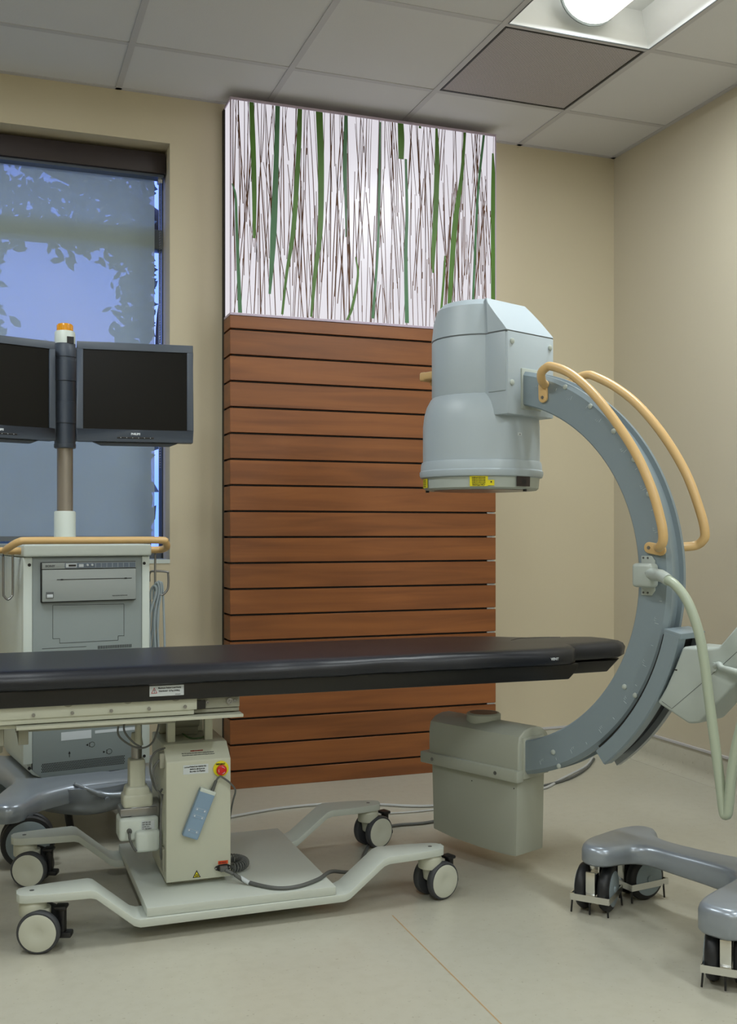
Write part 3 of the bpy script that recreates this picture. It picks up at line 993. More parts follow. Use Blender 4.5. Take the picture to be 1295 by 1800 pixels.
for yc in (2.795, 3.315):
    bo = obj('base_beam', beam2(yc, 1), M['cream_plate'], tb, bevel=.002)
    bm = B()
    for x in (.115, 1.205): cyl(bm, (x, yc, .1465), (x, yc, .1476), .006, n=14)
    each('beam_bolt', bm, M['greycord'], bo)
bm = B()
prism(bm, [(.395, 2.752), (.905, 2.745), (.905, 3.352), (.395, 3.352)], .0585, .082)
obj('base_plate', bm, M['cream_plate'], tb, bevel=.002)
def caster(x, y, ang, off):
    """cream swivel caster with twin wheels; ang = world direction of the wheel axle; off = wheel offset from the stem"""
    ax = Vector((math.cos(R(ang)), math.sin(R(ang)), 0))
    ac = Vector((-ax.y, ax.x, 0)) * off
    c = Vector((x, y, .053)) + ac
    bm = B()
    lathe(bm, [(.022, 0), (.034, .001), (.034, .030), (.030, .036), (.030, .040)], (x, y, .087), (0, 0, 1), 32)
    cs = Vector((x, y, 0)) + ac * .55
    lathe(bm, [(.012, 0), (.028, .01), (.032, .045), (.032, .060)], (cs.x, cs.y, .045), (0, 0, 1), 28)
    hub = obj('caster', bm, M['cream'], tb, bevel=.002)
    bm = B()
    for s in (-1, 1):
        lathe(bm, [(.040, -.011), (.050, -.011), (.0535, -.006), (.0535, .006), (.050, .011), (.040, .011)], c + ax * s * .030, ax, 44)
    each('tyre', bm, M['tyre'], hub)
    bm = B()
    for s in (-1, 1):
        lathe(bm, [(.046, 0), (.046, .0125), (.043, .0135), (.016, .0140), (.013, .0128), (.001, .0128)], c + ax * s * .030, ax * s, 44)
    each('wheel_disc', bm, M['disc'], hub)
    # brake pedal
    fw = ac.normalized() if off else Vector((0, -1, 0))
    bm = B()
    p0 = c + Vector((0, 0, .035)) + fw * .030
    bt = Matrix((ax, fw, Vector((0, 0, 1)))).transposed().to_4x4(); bt.translation = p0
    box(bm, -.018, .018, .004, .034, .012, .022, mx=bt)
    box(bm, -.012, .012, .014, .030, -.050, .018, mx=bt)
    box(bm, -.016, .016, .012, .046, -.058, -.044, mx=bt)
    obj('brake_pedal', bm, M['black'], hub, bevel=.004)
caster(.118, 2.795, -108, .022)
caster(.118, 3.315, -112, .022)
caster(1.205, 2.795, -72, .022)
caster(1.205, 3.315, -70, .022)

# hand control with coiled lead
hc = thing('hand_control', 'grey blue wired hand control clipped slanting on the table column', 'remote control', (.57, CY0, .30))
a = R(68)
up = Vector((math.cos(a), 0, math.sin(a))); rt = Vector((math.sin(a), 0, -math.cos(a)))
o0 = Vector((.552, CY0 - .0125, .280))
hm = plane_mx(o0, rt, up)
hb = obj('handset_body', bx(-.0225, .0225, -.066, .070, -.011, .008, mx=hm), M['bluepad'], hc, bevel=.003)
obj('handset_end', bx(-.0225, .0225, .060, .0705, -.0115, .0088, mx=hm), M['white'], hb, bevel=.002)
obj('keypad', bx(-.019, .019, -.062, .058, .008, .0086, mx=hm), M['bluepad'], hb)
bm = B()
for k, yy in enumerate((-.046, -.006, .013)):
    for s in (-1, 1):
        q = hm @ Vector((s * .011, yy, .0086))
        cyl(bm, q, q + Vector((0, -.0006, 0)), .0022, n=10)
    P = [hm @ Vector((x, y + yy, .0088)) for x, y in ((-.015, -.004), (.015, -.004), (.016, 0), (.015, .004), (-.015, .004), (-.016, 0))]
    tube(bm, P, .0003, n=4, sm=0, closed=True)
obj('key_marks', bm, M['lightink'], hb)
bm = B()
tip = hm @ Vector((.012, .070, 0))
cyl(bm, tip, tip + up * .03, .0055, .0035, n=14)
for k in range(6):
    q = tip + up * (.003 + .0045 * k)
    lathe(bm, [(.0045, 0), (.0062 - .0003 * k, .001), (.0045, .002)], q, up, 14, caps=False)
obj('strain_relief', bm, M['greycord'], hb)
bm = B()
e = tip + up * .03
tube(bm, [e, e + Vector((.010, -.002, .010)), (.622, CY0 - .012, .372), (.641, CY0 - .01, .356), (.655, CY0 - .008, .335), (.652, CY0 + .01, .30), (.650, CY0 + .04, .24), (.652, CY0 + .055, .14), (.655, CY0 + .055, .115)], .0026, n=8)
P = []
cc = Vector((.655, CY0 + .105, .100)); n = 520; turns = 34
for k in range(n + 1):
    t = k / n
    an = R(-88) + R(300) * t
    ctr = cc + Vector((.052 * math.cos(an), .048 * math.sin(an), 0))
    rad = Vector((math.cos(an), math.sin(an), 0))
    ph = 2 * PI * turns * t
    P.append(ctr + rad * .0115 * math.cos(ph) + Vector((0, 0, .0115 * math.sin(ph))))
tube(bm, P, .0024, n=6, sm=0)
obj('coiled_lead', bm, M['greycord'], hc)

# power cord of the table
pc = thing('power_cord', 'dark grey power cord running from the table column over the base to the floor', 'cable', (.62, CY0 - .01, .12))
bm = bx(.611, .632, CY0 - .020, CY0 - .004, .1165, .1305)
cyl(bm, (.625, CY0 - .018, .1215), (.652, CY0 - .032, .108), .006, .004, n=14)
obj('plug', bm, M['greycord'], pc, bevel=.002)
bm = B()
tube(bm, [(.645, CY0 - .028, .112), (.68, 2.84, .0905), (.74, 2.775, .087), (.80, 2.765, .087), (.87, 2.80, .088), (.93, 2.87, .082), (1.00, 2.945, .05), (1.08, 3.06, .012), (1.20, 3.30, .006), (1.34, 3.49, .006), (1.50, 3.50, .006), (1.68, 3.56, .006), (1.85, 3.72, .006), (2.0, 3.83, .006), (2.15, 3.84, .006), (2.33, 3.92, .006), (2.50, 4.06, .006), (2.64, 4.22, .006)], .0055, n=10)
obj('cord', bm, M['greycord'], pc)
bm = B(); cyl(bm, (.664, 2.8535, .0995), (.684, 2.8335, .0892), .0062, n=12)
obj('cord_tag', bm, M['sticker'], pc)

# floor cables
def cable(name, label, pts, r, m):
    bm = B(); tube(bm, pts, r, n=8, sm=6)
    return tag(obj(name, bm, m), label, 'cable')
cable('floor_cable', 'white cable lying on the floor along the foot of the wooden panel', [(.55, 3.72, .0055), (.86, 3.82, .0055), (1.07, 3.875, .0055), (1.30, 3.865, .0055), (1.42, 3.80, .0055), (1.60, 3.71, .0055), (1.85, 3.74, .0055), (2.13, 3.80, .0055), (2.30, 3.93, .0055), (2.52, 4.1, .0055), (2.62, 4.20, .02)], .0052, M['whitecord'])
cable('floor_cable', 'thin pale cable lying just behind the far right caster of the table', [(1.25, 3.80, .004), (1.33, 3.70, .004), (1.45, 3.665, .004), (1.60, 3.66, .004), (1.80, 3.70, .004)], .0032, M['whitecord'])

# ------------------------------------------------------------------ C-arm
CA_LOC = (1.4954, 2.9675, 0); CA_ROT = R(-67.7)
ca = thing('c_arm', 'pale grey mobile X-ray C-arm with beige handles around the table head', 'medical imaging machine', CA_LOC, CA_ROT)
def co(name, bm, m, parent=None, **k):
    return obj(name, bm, m, parent or ca, local=True, **k)
ZCc = .9253; CT = .085; CM = CT / 2
# arc: swept profile (radius, y)
def sweep(bm, prof, a0, a1, n, close_ends=True):
    rings = []
    for k in range(n + 1):
        an = R(a0 + (a1 - a0) * k / n)
        rings.append([bm.verts.new((r * math.cos(an), y, ZCc + r * math.sin(an))) for r, y in prof])
    m_ = len(prof)
    for a, b_ in zip(rings, rings[1:]):
        for i in range(m_):
            j = (i + 1) % m_
            bm.faces.new((a[i], a[j], b_[j], b_[i]))
    if close_ends:
        bm.faces.new(list(reversed(rings[0]))); bm.faces.new(rings[-1])
    return bm
bm = sweep(B(), [(.523, .004), (.527, 0), (.612, 0), (.624, .009), (.624, .020), (.611, .022), (.611, .063), (.624, .065), (.624, .076), (.618, CT), (.527, CT), (.523, CT - .004)], -79.5, 79.5, 110)
arc = co('arc', bm, M['arc'], smooth=30)
bm = sweep(B(), [(.606, .0285), (.6125, .0285), (.6125, .033), (.606, .033)], -79, 79, 110)
co('cable_groove', bm, M['black'], arc)
bm = sweep(B(), [(.606, .030), (.6155, .030), (.6155, .058), (.606, .058)], -76, -14, 60)
co('drive_belt', bm, M['black'], arc)
bm = B()
for an in range(-72, 74, 6):
    big = (an % 12 == 0)
    L = .012 if big else .007
    t = Matrix.Translation((0, 0, ZCc)) @ Matrix.Rotation(R(-an), 4, 'Y')
    box(bm, .600 - L, .600, -.0007, .0001, -.0006, .0006, mx=t)
    if big:
        for k in range(2):
            t2 = t @ Matrix.Translation((.590 - .001, 0, .006 + .006 * k))
            box(bm, -.004, .002, -.0007, .0001, -.0003, .0004, mx=t2)
            box(bm, -.004, -.0034, -.0007, .0001, -.0003, .004, mx=t2)
co('scale_marks', bm, M['tick'], arc)
bm = B()
for u, z in ((.479, .619), (.514, .599), (.232, .399), (.253, .361), (.276, 1.474), (.364, 1.41), (.443, 1.333), (.510, 1.25), (.557, 1.154), (.593, 1.052)):
    lathe(bm, [(.0075, 0), (.007, .003), (.004, .0045), (.001, .005)], (u, 0, z), (0, -1, 0), 16)
each('cover_cap', bm, M['housing'], arc, local=True)

# image intensifier
IU, IY = -.09, CM
bm = B()
lathe(bm, [(.186, 1.262), (.1865, 1.30), (.186, 1.385), (.182, 1.42), (.174, 1.448), (.162, 1.470), (.150, 1.484), (.14, 1.49)], (IU, IY, 0), (0, 0, 1), 72)
ii = co('intensifier_housing', bm, M['ii'], smooth=40)
bm = B()
lathe(bm, [(.165, 1.212), (.172, 1.214), (.194, 1.222), (.197, 1.230), (.197, 1.240), (.1935, 1.244), (.1925, 1.262), (.190, 1.270), (.182, 1.273)], (IU, IY, 0), (0, 0, 1), 72)
co('intensifier_ring', bm, M['ii'], smooth=30)
bm = B()
lathe(bm, [(.14, 1.182), (.176, 1.182), (.182, 1.187), (.186, 1.226)], (IU, IY, 0), (0, 0, 1), 72)
fc = co('intensifier_face', bm, M['housing'], smooth=30)
bm = B()
lathe(bm, [(.001, 1.1805), (.150, 1.1805), (.150, 1.183)], (IU, IY, 0), (0, 0, 1), 60)
co('face_plate', bm, M['steel'], fc, label='dull metal input plate')
def patch(bm, r, a0, a1, z0, z1, n=10, rz=0.0, r2=None):
    A_ = [R(a0 + (a1 - a0) * k / n) for k in range(n + 1)]
    r2 = r if r2 is None else r2
    lo = [bm.verts.new((IU + r * math.cos(t), IY + r * math.sin(t), z0)) for t in A_]
    hi = [bm.verts.new((IU + r2 * math.cos(t), IY + r2 * math.sin(t), z1)) for t in A_]
    for k in range(n): bm.faces.new((lo[k], lo[k + 1], hi[k + 1], hi[k]))
    return bm
def ctext(s, size, r, a0, z, m, parent, flip=False, sx=1.0):
    """lettering wrapped on the housing"""
    cu = bpy.data.curves.new('c', 'FONT'); cu.body = s; cu.size = size; cu.offset = .0002; cu.resolution_u = 1; cu.align_x = 'CENTER'
    t = bpy.data.objects.new('t', cu); me = t.to_mesh(); bm = B(); bm.from_mesh(me); t.to_mesh_clear()
    bpy.data.objects.remove(t); bpy.data.curves.remove(cu)
    for v in bm.verts:
        x, y = v.co.x * sx, v.co.y
        if flip: x, y = -x, size * .7 - y
        an = R(a0) + x / r
        v.co = Vector((IU + r * math.cos(an), IY + r * math.sin(an), z + y))
    return co('lettering', bm, m, parent)
yl = co('caution_sticker', patch(B(), .1868, -59, -42, 1.189, 1.221, r2=.1875), M['yellow'], fc, label='yellow caution sticker printed upside down')
ctext('CAUTION', .0085, .1885, -50.5, 1.1905, M['ink'], yl, True)
for k in range(4): ctext('HIGH VOLTAGE DO NOT REMOVE', .0045, .1885, -50.5, 1.198 + .0052 * k, M['ink'], yl, True, .58)
y3 = co('small_sticker', patch(B(), .1868, -42, -36, 1.191, 1.208, r2=.1872), M['yellow'], fc)
bm = B(); lathe(bm, [(.0001, 0), (.0025, 0), (.0025, .0006)], (IU + .1872 * math.cos(R(-39)), IY + .1872 * math.sin(R(-39)), 1.202), (math.cos(R(-39)), math.sin(R(-39)), 0), 8)
co('sticker_mark', bm, M['ink'], y3)
y2 = co('side_sticker', patch(B(), .1868, -128, -112, 1.189, 1.218, r2=.1875), M['yellow'], fc)
for k in range(4): ctext('CAUTION HIGH VOLTAGE', .004, .1885, -120, 1.1925 + .006 * k, M['ink'], y2, True, .7)
bm = patch(B(), .1880, -13.5, 4.5, 1.190, 1.222, r2=.1888)
rc = co('connector_recess', bm, M['bronze'], fc, label='dark brown connector recess')
bm = patch(B(), .1885, -7, -1, 1.197, 1.212)
co('connector_socket', bm, M['black'], rc)
bm = B()
for an in (-132, 3): lathe(bm, [(.006, 0), (.006, .007)], (IU + .172 * math.cos(R(an)), IY + .172 * math.sin(R(an)), 1.1755), (0, 0, 1), 12)
co('rubber_buffer', bm, M['black'], fc)
nm = co('name_sticker', patch(B(), .1875, -12, -7, 1.345, 1.354), M['sticker'], ii)
ctext('ii2', .006, .1880, -9.3, 1.347, M['ink'], nm)
# upper neck: cylinder joined to the box that carries the arc
def neck_plan(r, um, hb, u0=-.02, inset=0.0):
    pts = []
    for k in range(25):
        an = R(38 + (322 - 38) * k / 24)
        pts.append((IU + r * math.cos(an), IY + r * math.sin(an)))
    pts = pts + [(u0, IY - hb), (um, IY - hb), (um, IY + hb), (u0, IY + hb)]
    return pts
bm = B(); prism(bm, neck_plan(.158, .106, .112, .036), 1.475, 1.655)
nk = co('neck_housing', bm, M['ii'], bevel=.004, smooth=35, ang=50)
bm = bx(.02, .113, IY - .108, IY + .112, 1.405, 1.655)
mt = co('mount_block', bm, M['ii'], bevel=.004)
bm = B()
for y in (-.048, .135):
    for z in (1.50, 1.625):
        lathe(bm, [(.009, 0), (.0085, .004), (.005, .0055), (.001, .006)], (.113, y, z), (1, 0, 0), 16)
each('mount_screw', bm, M['housing'], mt, local=True)
loops = []
for r, um, hb, u0, z in ((.159, .112, .113, .0365, 1.658), (.157, .104, .112, .035, 1.668), (.152, .062, .110, .031, 1.715), (.142, .028, .103, .0235, 1.752), (.125, .014, .092, .010, 1.770), (.10, -.004, .075, -.0095, 1.775)):
    loops.append([(x, y, z) for x, y in neck_plan(r, um, hb, u0)])
bm = loft(B(), loops)
co('top_cap', bm, M['ii'], smooth=28)
bm = B(); prism(bm, neck_plan(.1575, .1105, .1115, .036), 1.654, 1.659)
co('cap_seam', bm, M['winframe'])
# beige grip on the far side of the intensifier
bm = bx(-.288, -.262, CM - .085, CM + .125, 1.545, 1.575)
box(bm, -.28, -.20, CM - .085, CM - .052, 1.547, 1.574)
box(bm, -.28, -.20, CM + .09, CM + .125, 1.547, 1.574)
box(bm, -.265, -.22, CM - .06, CM + .10, 1.530, 1.550)
co('side_grip', bm, M['beige'], bevel=.008, seg=3)
# upper plate where the arc enters
bm = bx(.106, .118, -.006, CT + .006, 1.423, 1.548)
co('arc_socket', bm, M['housing'], mt, bevel=.003)

# beige hand rails on both faces of the arc
def grip(y, s, pts, plates):
    bm = B(); tube(bm, pts, .0128, n=16, sm=10)
    g_ = co('hand_rail', bm, M['beige'], smooth=60)
    for (u, z, an) in plates:
        bm = B()
        mxx = Matrix.Translation((u, s * 0 + (0 if s < 0 else CT), z)) @ Matrix.Rotation(R(an), 4, 'Y')
        pp = [(.0155 * math.cos(R(t)), .0155 * math.sin(R(t))) for t in range(90, 271, 15)]
        pp = [(x - .018, z_) for x, z_ in pp] + [(x_ + .018, z_) for x_, z_ in [(.0155 * math.cos(R(t)), .0155 * math.sin(R(t))) for t in range(-90, 91, 15)]]
        prism(bm, pp, 0, s * .008, 'y')
        bm.transform(mxx)
        co('rail_foot', bm, M['beige'], g_, bevel=.002)
        bm = B(); lathe(bm, [(.005, 0), (.005, .0015), (.002, .0015), (.002, .0008)], (0, 0, 0), (0, s, 0), 12)
        bm.transform(mxx @ Matrix.Translation((.018 , s * .008, 0)))
        co('foot_screw', bm, M['steel'], g_)
grip(-.045, -1, [(.205, -.004, 1.487), (.213, -.03, 1.496), (.222, -.044, 1.516), (.240, -.046, 1.529), (.262, -.046, 1.531), (.328, -.048, 1.503), (.406, -.05, 1.441), (.482, -.05, 1.355), (.551, -.05, 1.258), (.598, -.05, 1.164), (.624, -.05, 1.085), (.632, -.05, 1.045), (.628, -.046, 1.022), (.612, -.034, 1.010), (.590, -.006, 1.008)],
     [(.197, 1.468, 88), (.579, 1.004, 190)])
grip(.13, 1, [(.228, CT + .004, 1.500), (.228, .118, 1.512), (.236, .13, 1.522), (.262, .13, 1.524), (.287, .13, 1.516), (.358, .13, 1.478), (.436, .13, 1.418), (.52, .13, 1.324), (.592, .13, 1.213), (.636, .13, 1.105), (.650, .13, 1.048), (.643, .13, 1.026), (.622, .125, 1.012), (.590, CT + .004, 1.008)],
     [(.222, 1.480, 88), (.575, 1.004, 190)])

# cable bracket and hose
bm = B()
prism(bm, [(.535, .985), (.568, .985), (.578, .972), (.578, .890), (.568, .877), (.535, .877)], -.004, 0, 'y')
bk = co('hose_bracket', bm, M['housing'], bevel=.001)
bm = bx(.530, .592, -.045, -.004, .900, .965)
co('bracket_cover', bm, M['housing'], bk, bevel=.010, seg=3)
bm = B()
for u in (.542, .556):
    for z in (.979, .884): cyl(bm, (u, -.005, z), (u, -.004, z), .003, n=10)
each('bracket_screw', bm, M['greycord'], bk, local=True)
bm = B(); tube(bm, [(.580, -.03, .938), (.612, -.05, .936), (.645, -.075, .934), (.672, -.09, .925)], [.0165, .0165, .0155, .0150], n=20, sm=8)
co('hose_sleeve', bm, M['housing'], bk, smooth=60)
bm = B()
tube(bm, [(.665, -.087, .928), (.700, -.098, .912), (.735, -.10, .872), (.765, -.10, .80), (.782, -.10, .72), (.796, -.10, .62), (.820, -.10, .46), (.833, -.10, .365), (.840, -.10, .352), (.847, -.10, .372), (.860, -.10, .485), (.885, -.09, .60), (.93, -.06, .70), (1.0, -.01, .74)], .0125, n=20, sm=10)
co('hose', bm, M['hose'], smooth=60)

# arc carriage and supporting arm
bm = sweep(B(), [(.634, -.020), (.637, -.024), (.676, -.024), (.680, -.020), (.680, .014), (.634, .014)], -51, -13, 40)
co('arc_carriage', bm, M['arc'], smooth=30, bevel=0)
bm = sweep(B(), [(.634, .078), (.680, .078), (.680, .098), (.634, .098)], -54, -13, 40)
co('carriage_flange', bm, M['arc_rim'], smooth=30)
bm = sweep(B(), [(.6245, -.008), (.664, -.008), (.664, .090), (.6245, .090)], -50.5, -13.5, 40)
co('carriage_gap_fill', bm, M['black'], smooth=30)  # black filler: the darkness of the gap is put into its colour
bm = sweep(B(), [(.632, -.022), (.684, -.022), (.684, .099), (.632, .099)], -13.6, -12.2, 3)
co('carriage_cap', bm, M['arc'], smooth=30, bevel=.001)
hp = [(.672, .748), (.735, .748), (.775, .755), (.84, .83), (1.0, .995), (1.10, .995), (1.10, .84), (.96, .80), (.83, .672), (.764, .600), (.722, .552), (.688, .546), (.594, .590), (.620, .632), (.648, .69)]
bm = B(); prism(bm, hp, -.020, .105, 'y')
hs = co('carriage_housing', bm, M['housing'], bevel=.008, seg=3)
bm = B()
def strip(bm, a, b_, y=-.0206, wd=.0012):
    a = Vector(a); b_ = Vector(b_); d = (b_ - a).normalized(); n_ = Vector((-d.y, d.x)) * wd / 2
    v = [bm.verts.new((p.x, y, p.y)) for p in (a + n_, a - n_, b_ - n_, b_ + n_)]
    bm.faces.new(v)
strip(bm, (.610, .596), (.640, .580)); strip(bm, (.640, .580), (.745, .672)); strip(bm, (.745, .672), (.95, .86))
co('cover_joint', bm, M['greyink'], hs)
bm = bx(.648, .656, -.0212, -.0202, .683, .686)
co('cover_slot', bm, M['ink'], hs)
bm = B(); tube(bm, [(.765, -.022, .703), (.785, -.035, .712), (.80, -.045, .705), (.83, -.05, .702), (.90, -.05, .69), (.98, -.05, .67)], .008, n=12)
cyl(bm, (.765, -.019, .703), (.765, -.03, .703), .012, n=16)
co('brake_lever', bm, M['housing'], hs)
bm = bx(1.04, 1.26, CM - .11, CM + .11, .19, 1.08)
cm_ = co('support_column', bm, M['housing'], bevel=.02, seg=3)
bm = B()
prism(bm, [(1.08, .20), (1.55, .20), (1.60, .5), (1.55, .98), (1.26, 1.0), (1.08, .8)], CM - .17, CM + .17, 'y')
co('generator_cabinet', bm, M['white'], bevel=.02, seg=3)
bm = B(); tube(bm, [(1.45, CM - .2, .98), (1.62, CM - .2, 1.02), (1.64, CM, 1.03), (1.62, CM + .2, 1.02), (1.45, CM + .2, .98)], .014, n=14)
co('push_handle', bm, M['beige'])

# x-ray tube housing
bm = B()
TU0, TU1, TY0, TY1 = -.262, .118, -.022, .128
loops = []
for z, y0, y1, top in ((.300, TY0, TY1, 0), (.400, TY0, TY1, 0), (.428, TY0 + .006, TY1 - .01, 0), (.445, TY0 + .03, TY1 - .035, 0), (.452, TY0 + .06, TY1 - .06, 0)):
    loops.append([(TU0, y0, z), (TU1, y0, z), (TU1, y1, z), (TU0, y1, z)])
loft(bm, loops)
tbx = co('tube_housing', bm, M['tubebox'], bevel=.006, seg=3, ang=50)
bm = B()
prism(bm, [(TU0 + .004, .305), (TU0 + .012, .075), (-.17, .064), (-.05, .058), (.05, .058), (.100, .062), (.106, .305)], TY0 + .01, TY1 - .01, 'y')
co('lower_cover', bm, M['tubebox'], bevel=.004)
bm = prism(B(), [(-.290, TY0 - .012), (.122, TY0 - .012), (.122, TY0 + .02), (-.255, TY0 + .02), (-.255, TY1 - .01), (-.290, TY1 - .01)], .291, .328)
bd = co('collision_band', bm, M['tubebox'], bevel=.004)
bm = B()
for u in (-.235, .035): lathe(bm, [(.006, 0), (.006, .002), (.002, .002)], (u, TY0 - .011, .309), (0, -1, 0), 16)
each('band_screw', bm, M['steel'], bd, local=True)
bm = B(); lathe(bm, [(.052, .440), (.055, .446), (.055, .466), (.050, .470), (.030, .470), (.028, .464), (.001, .464)], (-.09, CM + .012, 0), (0, 0, 1), 48)
col_ = co('collimator_ring', bm, M['tubebox'])
bm = B(); lathe(bm, [(.0005, .4705), (.044, .4705), (.044, .4695)], (-.09, CM + .012, 0), (0, 0, 1), 40)
co('window_disc', bm, mat('reddish_disc', (122, 92, 78), .5), col_)
bm = bx(.110, .126, -.006, CT + .006, .300, .425)
co('lower_arc_socket', bm, M['tubebox'], bevel=.003)
bm = B()
for u, y, z in ((-.08, TY0 + .0095, .262), (.092, TY0 + .0095, .268)):
    cyl(bm, (u, y, z), (u, y - .0006, z), .002, n=8)
co('cover_screws', bm, M['ink'])

# base of the C-arm
plan = [(.398, -.085), (.386, -.045), (.383, .0), (.383, .09), (.396, .150), (.425, .180), (.462, .178), (.490, .150), (.512, .118), (.55, .100), (.62, .095), (.72, .102), (.80, .118), (.835, .16), (.845, .24), (.85, .32), (.875, .372), (.92, .385), (.965, .372),
        (.99, .32), (1.02, .26), (1.12, .235), (1.35, .22), (1.55, .20), (1.60, .14), (1.60, -.05), (1.55, -.115), (1.35, -.135), (1.12, -.15), (1.02, -.175), (.99, -.235), (.965, -.287), (.92, -.300), (.878, -.290), (.858, -.25), (.850, -.19), (.845, -.12), (.835, -.05), (.80, -.015), (.72, -.005), (.63, -.004), (.565, -.002), (.528, -.018), (.508, -.055), (.492, -.100), (.462, -.122), (.425, -.118)]
pl2 = [(p.x, p.y) for p in spline([(a, b_, 0) for a, b_ in plan], 3, True)]
cxm, cym = .0, .0
def inset(pts, d):
    out = []
    n = len(pts)
    for i in range(n):
        a = Vector(pts[i - 1]); b_ = Vector(pts[(i + 1) % n]); t = (b_ - a).normalized()
        nrm = Vector((t.y, -t.x))
        out.append(tuple(Vector(pts[i]) + nrm * d))
    return out
def area(p): return sum(p[i - 1][0] * p[i][1] - p[i][0] * p[i - 1][1] for i in range(len(p))) / 2
sg = -1 if area(pl2) > 0 else 1
def shell(pts, levels):
    sgn = -1 if area(pts) > 0 else 1
    return loft(B(), [[(x, y, z) for x, y in inset(pts, sgn * d)] for d, z in levels])
bm = shell(pl2, ((.006, .122), (0, .128), (0, .172), (.003, .181), (.009, .188), (.018, .191)))
for v in bm.verts:      # the deck rises gently towards the cabinet
    f = max(0, min(1, (v.co.x - .52) / .35))
    if v.co.z < .15: v.co.z += .017 * (1 - max(0, min(1, (v.co.x - .50) / .34)))
bs = co('base', bm, M['silver'], smooth=50)

def big_caster(u, y, ang, z_top=.124):
    ax = Vector((math.cos(R(ang)), math.sin(R(ang)), 0)); fw = Vector((ax.y, -ax.x, 0))
    c = Vector((u, y, .063))
    bt = Matrix((ax, fw, Vector((0, 0, 1)))).transposed().to_4x4(); bt.translation = Vector((u, y, 0))
    bm = box(B(), -.012, .012, -.012, .058, .052, .11, mx=bt)
    box(bm, -.013, .013, .055, .062, .052, .118, mx=bt)
    box(bm, -.014, .014, -.02, .02, .10, z_top, mx=bt)
    cs = co('caster', bm, M['chrome'], ca, bevel=.002)
    bm = B()
    for s in (-1, 1):
        lathe(bm, [(.030, -.015), (.048, -.017), (.058, -.013), (.063, -.005), (.063, .005), (.058, .013), (.048, .017), (.030, .015)], c + ax * s * .032, ax, 44)
    each('tyre', bm, M['rubber'], cs, local=True, smooth=50)
    bm = B()
    for s in (-1, 1):
        lathe(bm, [(.048, .0), (.048, .0178), (.044, .0190), (.010, .0195), (.008, .023), (.0005, .023)], c + ax * s * .032, ax * s, 36)
    each('wheel_disc', bm, M['arc'], cs, local=True)
    g0, g1 = .038, .056
    bm = box(B(), -.053, .053, .062, .069, g0, g1, mx=bt)
    box(bm, -.053, .053, -.069, -.062, g0, g1, mx=bt)
    for s in (-1, 1): box(bm, s * .0535 - .0015, s * .0535 + .0015, -.068, .068, g0, g1, mx=bt)
    co('cable_guard', bm, M['chrome'], cs)
    bm = B()
    for gx_, gy_, lean in ((-.049, .0655, -.003), (.0, .0655, 0), (.049, .0655, .002), (.0535, -.05, .004), (-.0535, -.05, -.004), (.0, -.0655, 0)):
        p0 = bt @ Vector((gx_, gy_, g0 + .004)); p1 = bt @ Vector((gx_ + lean, gy_, .004))
        cyl(bm, p0, p1, .0026, n=8)
    each('guard_pin', bm, M['black'], cs, local=True)
big_caster(.425, -.055, 19, .143)
big_caster(.440, .120, -14, .143)
big_caster(.915, -.225, 24)
big_caster(.915, .31, 24)
big_caster(1.50, .04, 5)

# ------------------------------------------------------------------ monitor cart
VC = (.334, 3.763, 0); VR = R(9.8)
vc = thing('monitor_cart', 'pale grey monitor trolley with printer and beige top rail by the window', 'medical cart', VC, VR)
def vo(name, bm, m, parent=None, **k):
    return obj(name, bm, m, parent or vc, local=True, **k)
bm = B()
prism(bm, [(-.212, .965), (-.212, .290), (-.182, .232), (-.150, .215), (.190, .215), (.224, .232), (.224, .965)], .006, .42, 'y')
vo('cabinet', bm, M['white'], bevel=.006)
bm = B()
box(bm, -.212, -.182, -.004, .02, .27, .965); box(bm, .196, .224, -.004, .02, .23, .965)
sps = each('side_post', bm, M['white'], vc, local=True, bevel=.003)
bm = B()
for x in (-.192, .204):
    for z in (.939, .256): cyl(bm, (x, -.005, z), (x, -.002, z), .0055, n=16)
each('plug_hole', bm, M['black'], sps[0], local=True)
bm = B(); prism(bm, [(-.182, .965), (-.182, .248), (-.15, .217), (.196, .217), (.196, .965)], -.001, .012, 'y')
fp = vo('front_panel', bm, M['panel_grey'], bevel=.001)
vo('panel_gap', bx(-.1835, -.1812, -.0016, .006, .25, .965), M['black'], fp)
vo('panel_edge_line', bx(.1955, .1975, -.0016, .006, .23, .965), M['black'], fp)
bm = B()
def ln(a, b_, y=-.0016, wd=.0013): strip(bm, a, b_, y, wd)
for a_, b_ in (((-.114, .801), (.132, .797)), ((-.114, .801), (-.114, .687)), ((.132, .797), (.132, .684)), ((-.114, .687), (-.091, .687)), ((.132, .686), (.111, .686)), ((-.091, .687), (-.091, .671)), ((.111, .686), (.111, .671)), ((-.091, .671), (.111, .671))):
    ln(a_, b_)
ln((-.15, .655), (.0, .655))
vo('door_outline', bm, M['ink'], fp)
bm = B()
for k in range(22): box(bm, .04 + k * .0055, .0428 + k * .0055, -.0016, -.0008, .644, .655)
vo('upper_vent_slots', bm, M['ink'], fp)
bm = B()
for r_ in range(6):
    for k in range(52):
        x = -.152 + k * .0055 + (.0027 if r_ % 2 else 0)
        box(bm, x, x + .0034, -.0016, -.0008, .2365 + r_ * .0052, .2396 + r_ * .0052)
vo('vent_slots', bm, M['ink'], fp)
ws = vo('white_sticker', bx(-.086, .017, -.0018, -.0008, .338, .366), M['sticker'], fp)
vo('pale_stripe', bx(.03, .19, -.0018, -.0008, .352, .362), M['sticker'], fp)
bm = B()
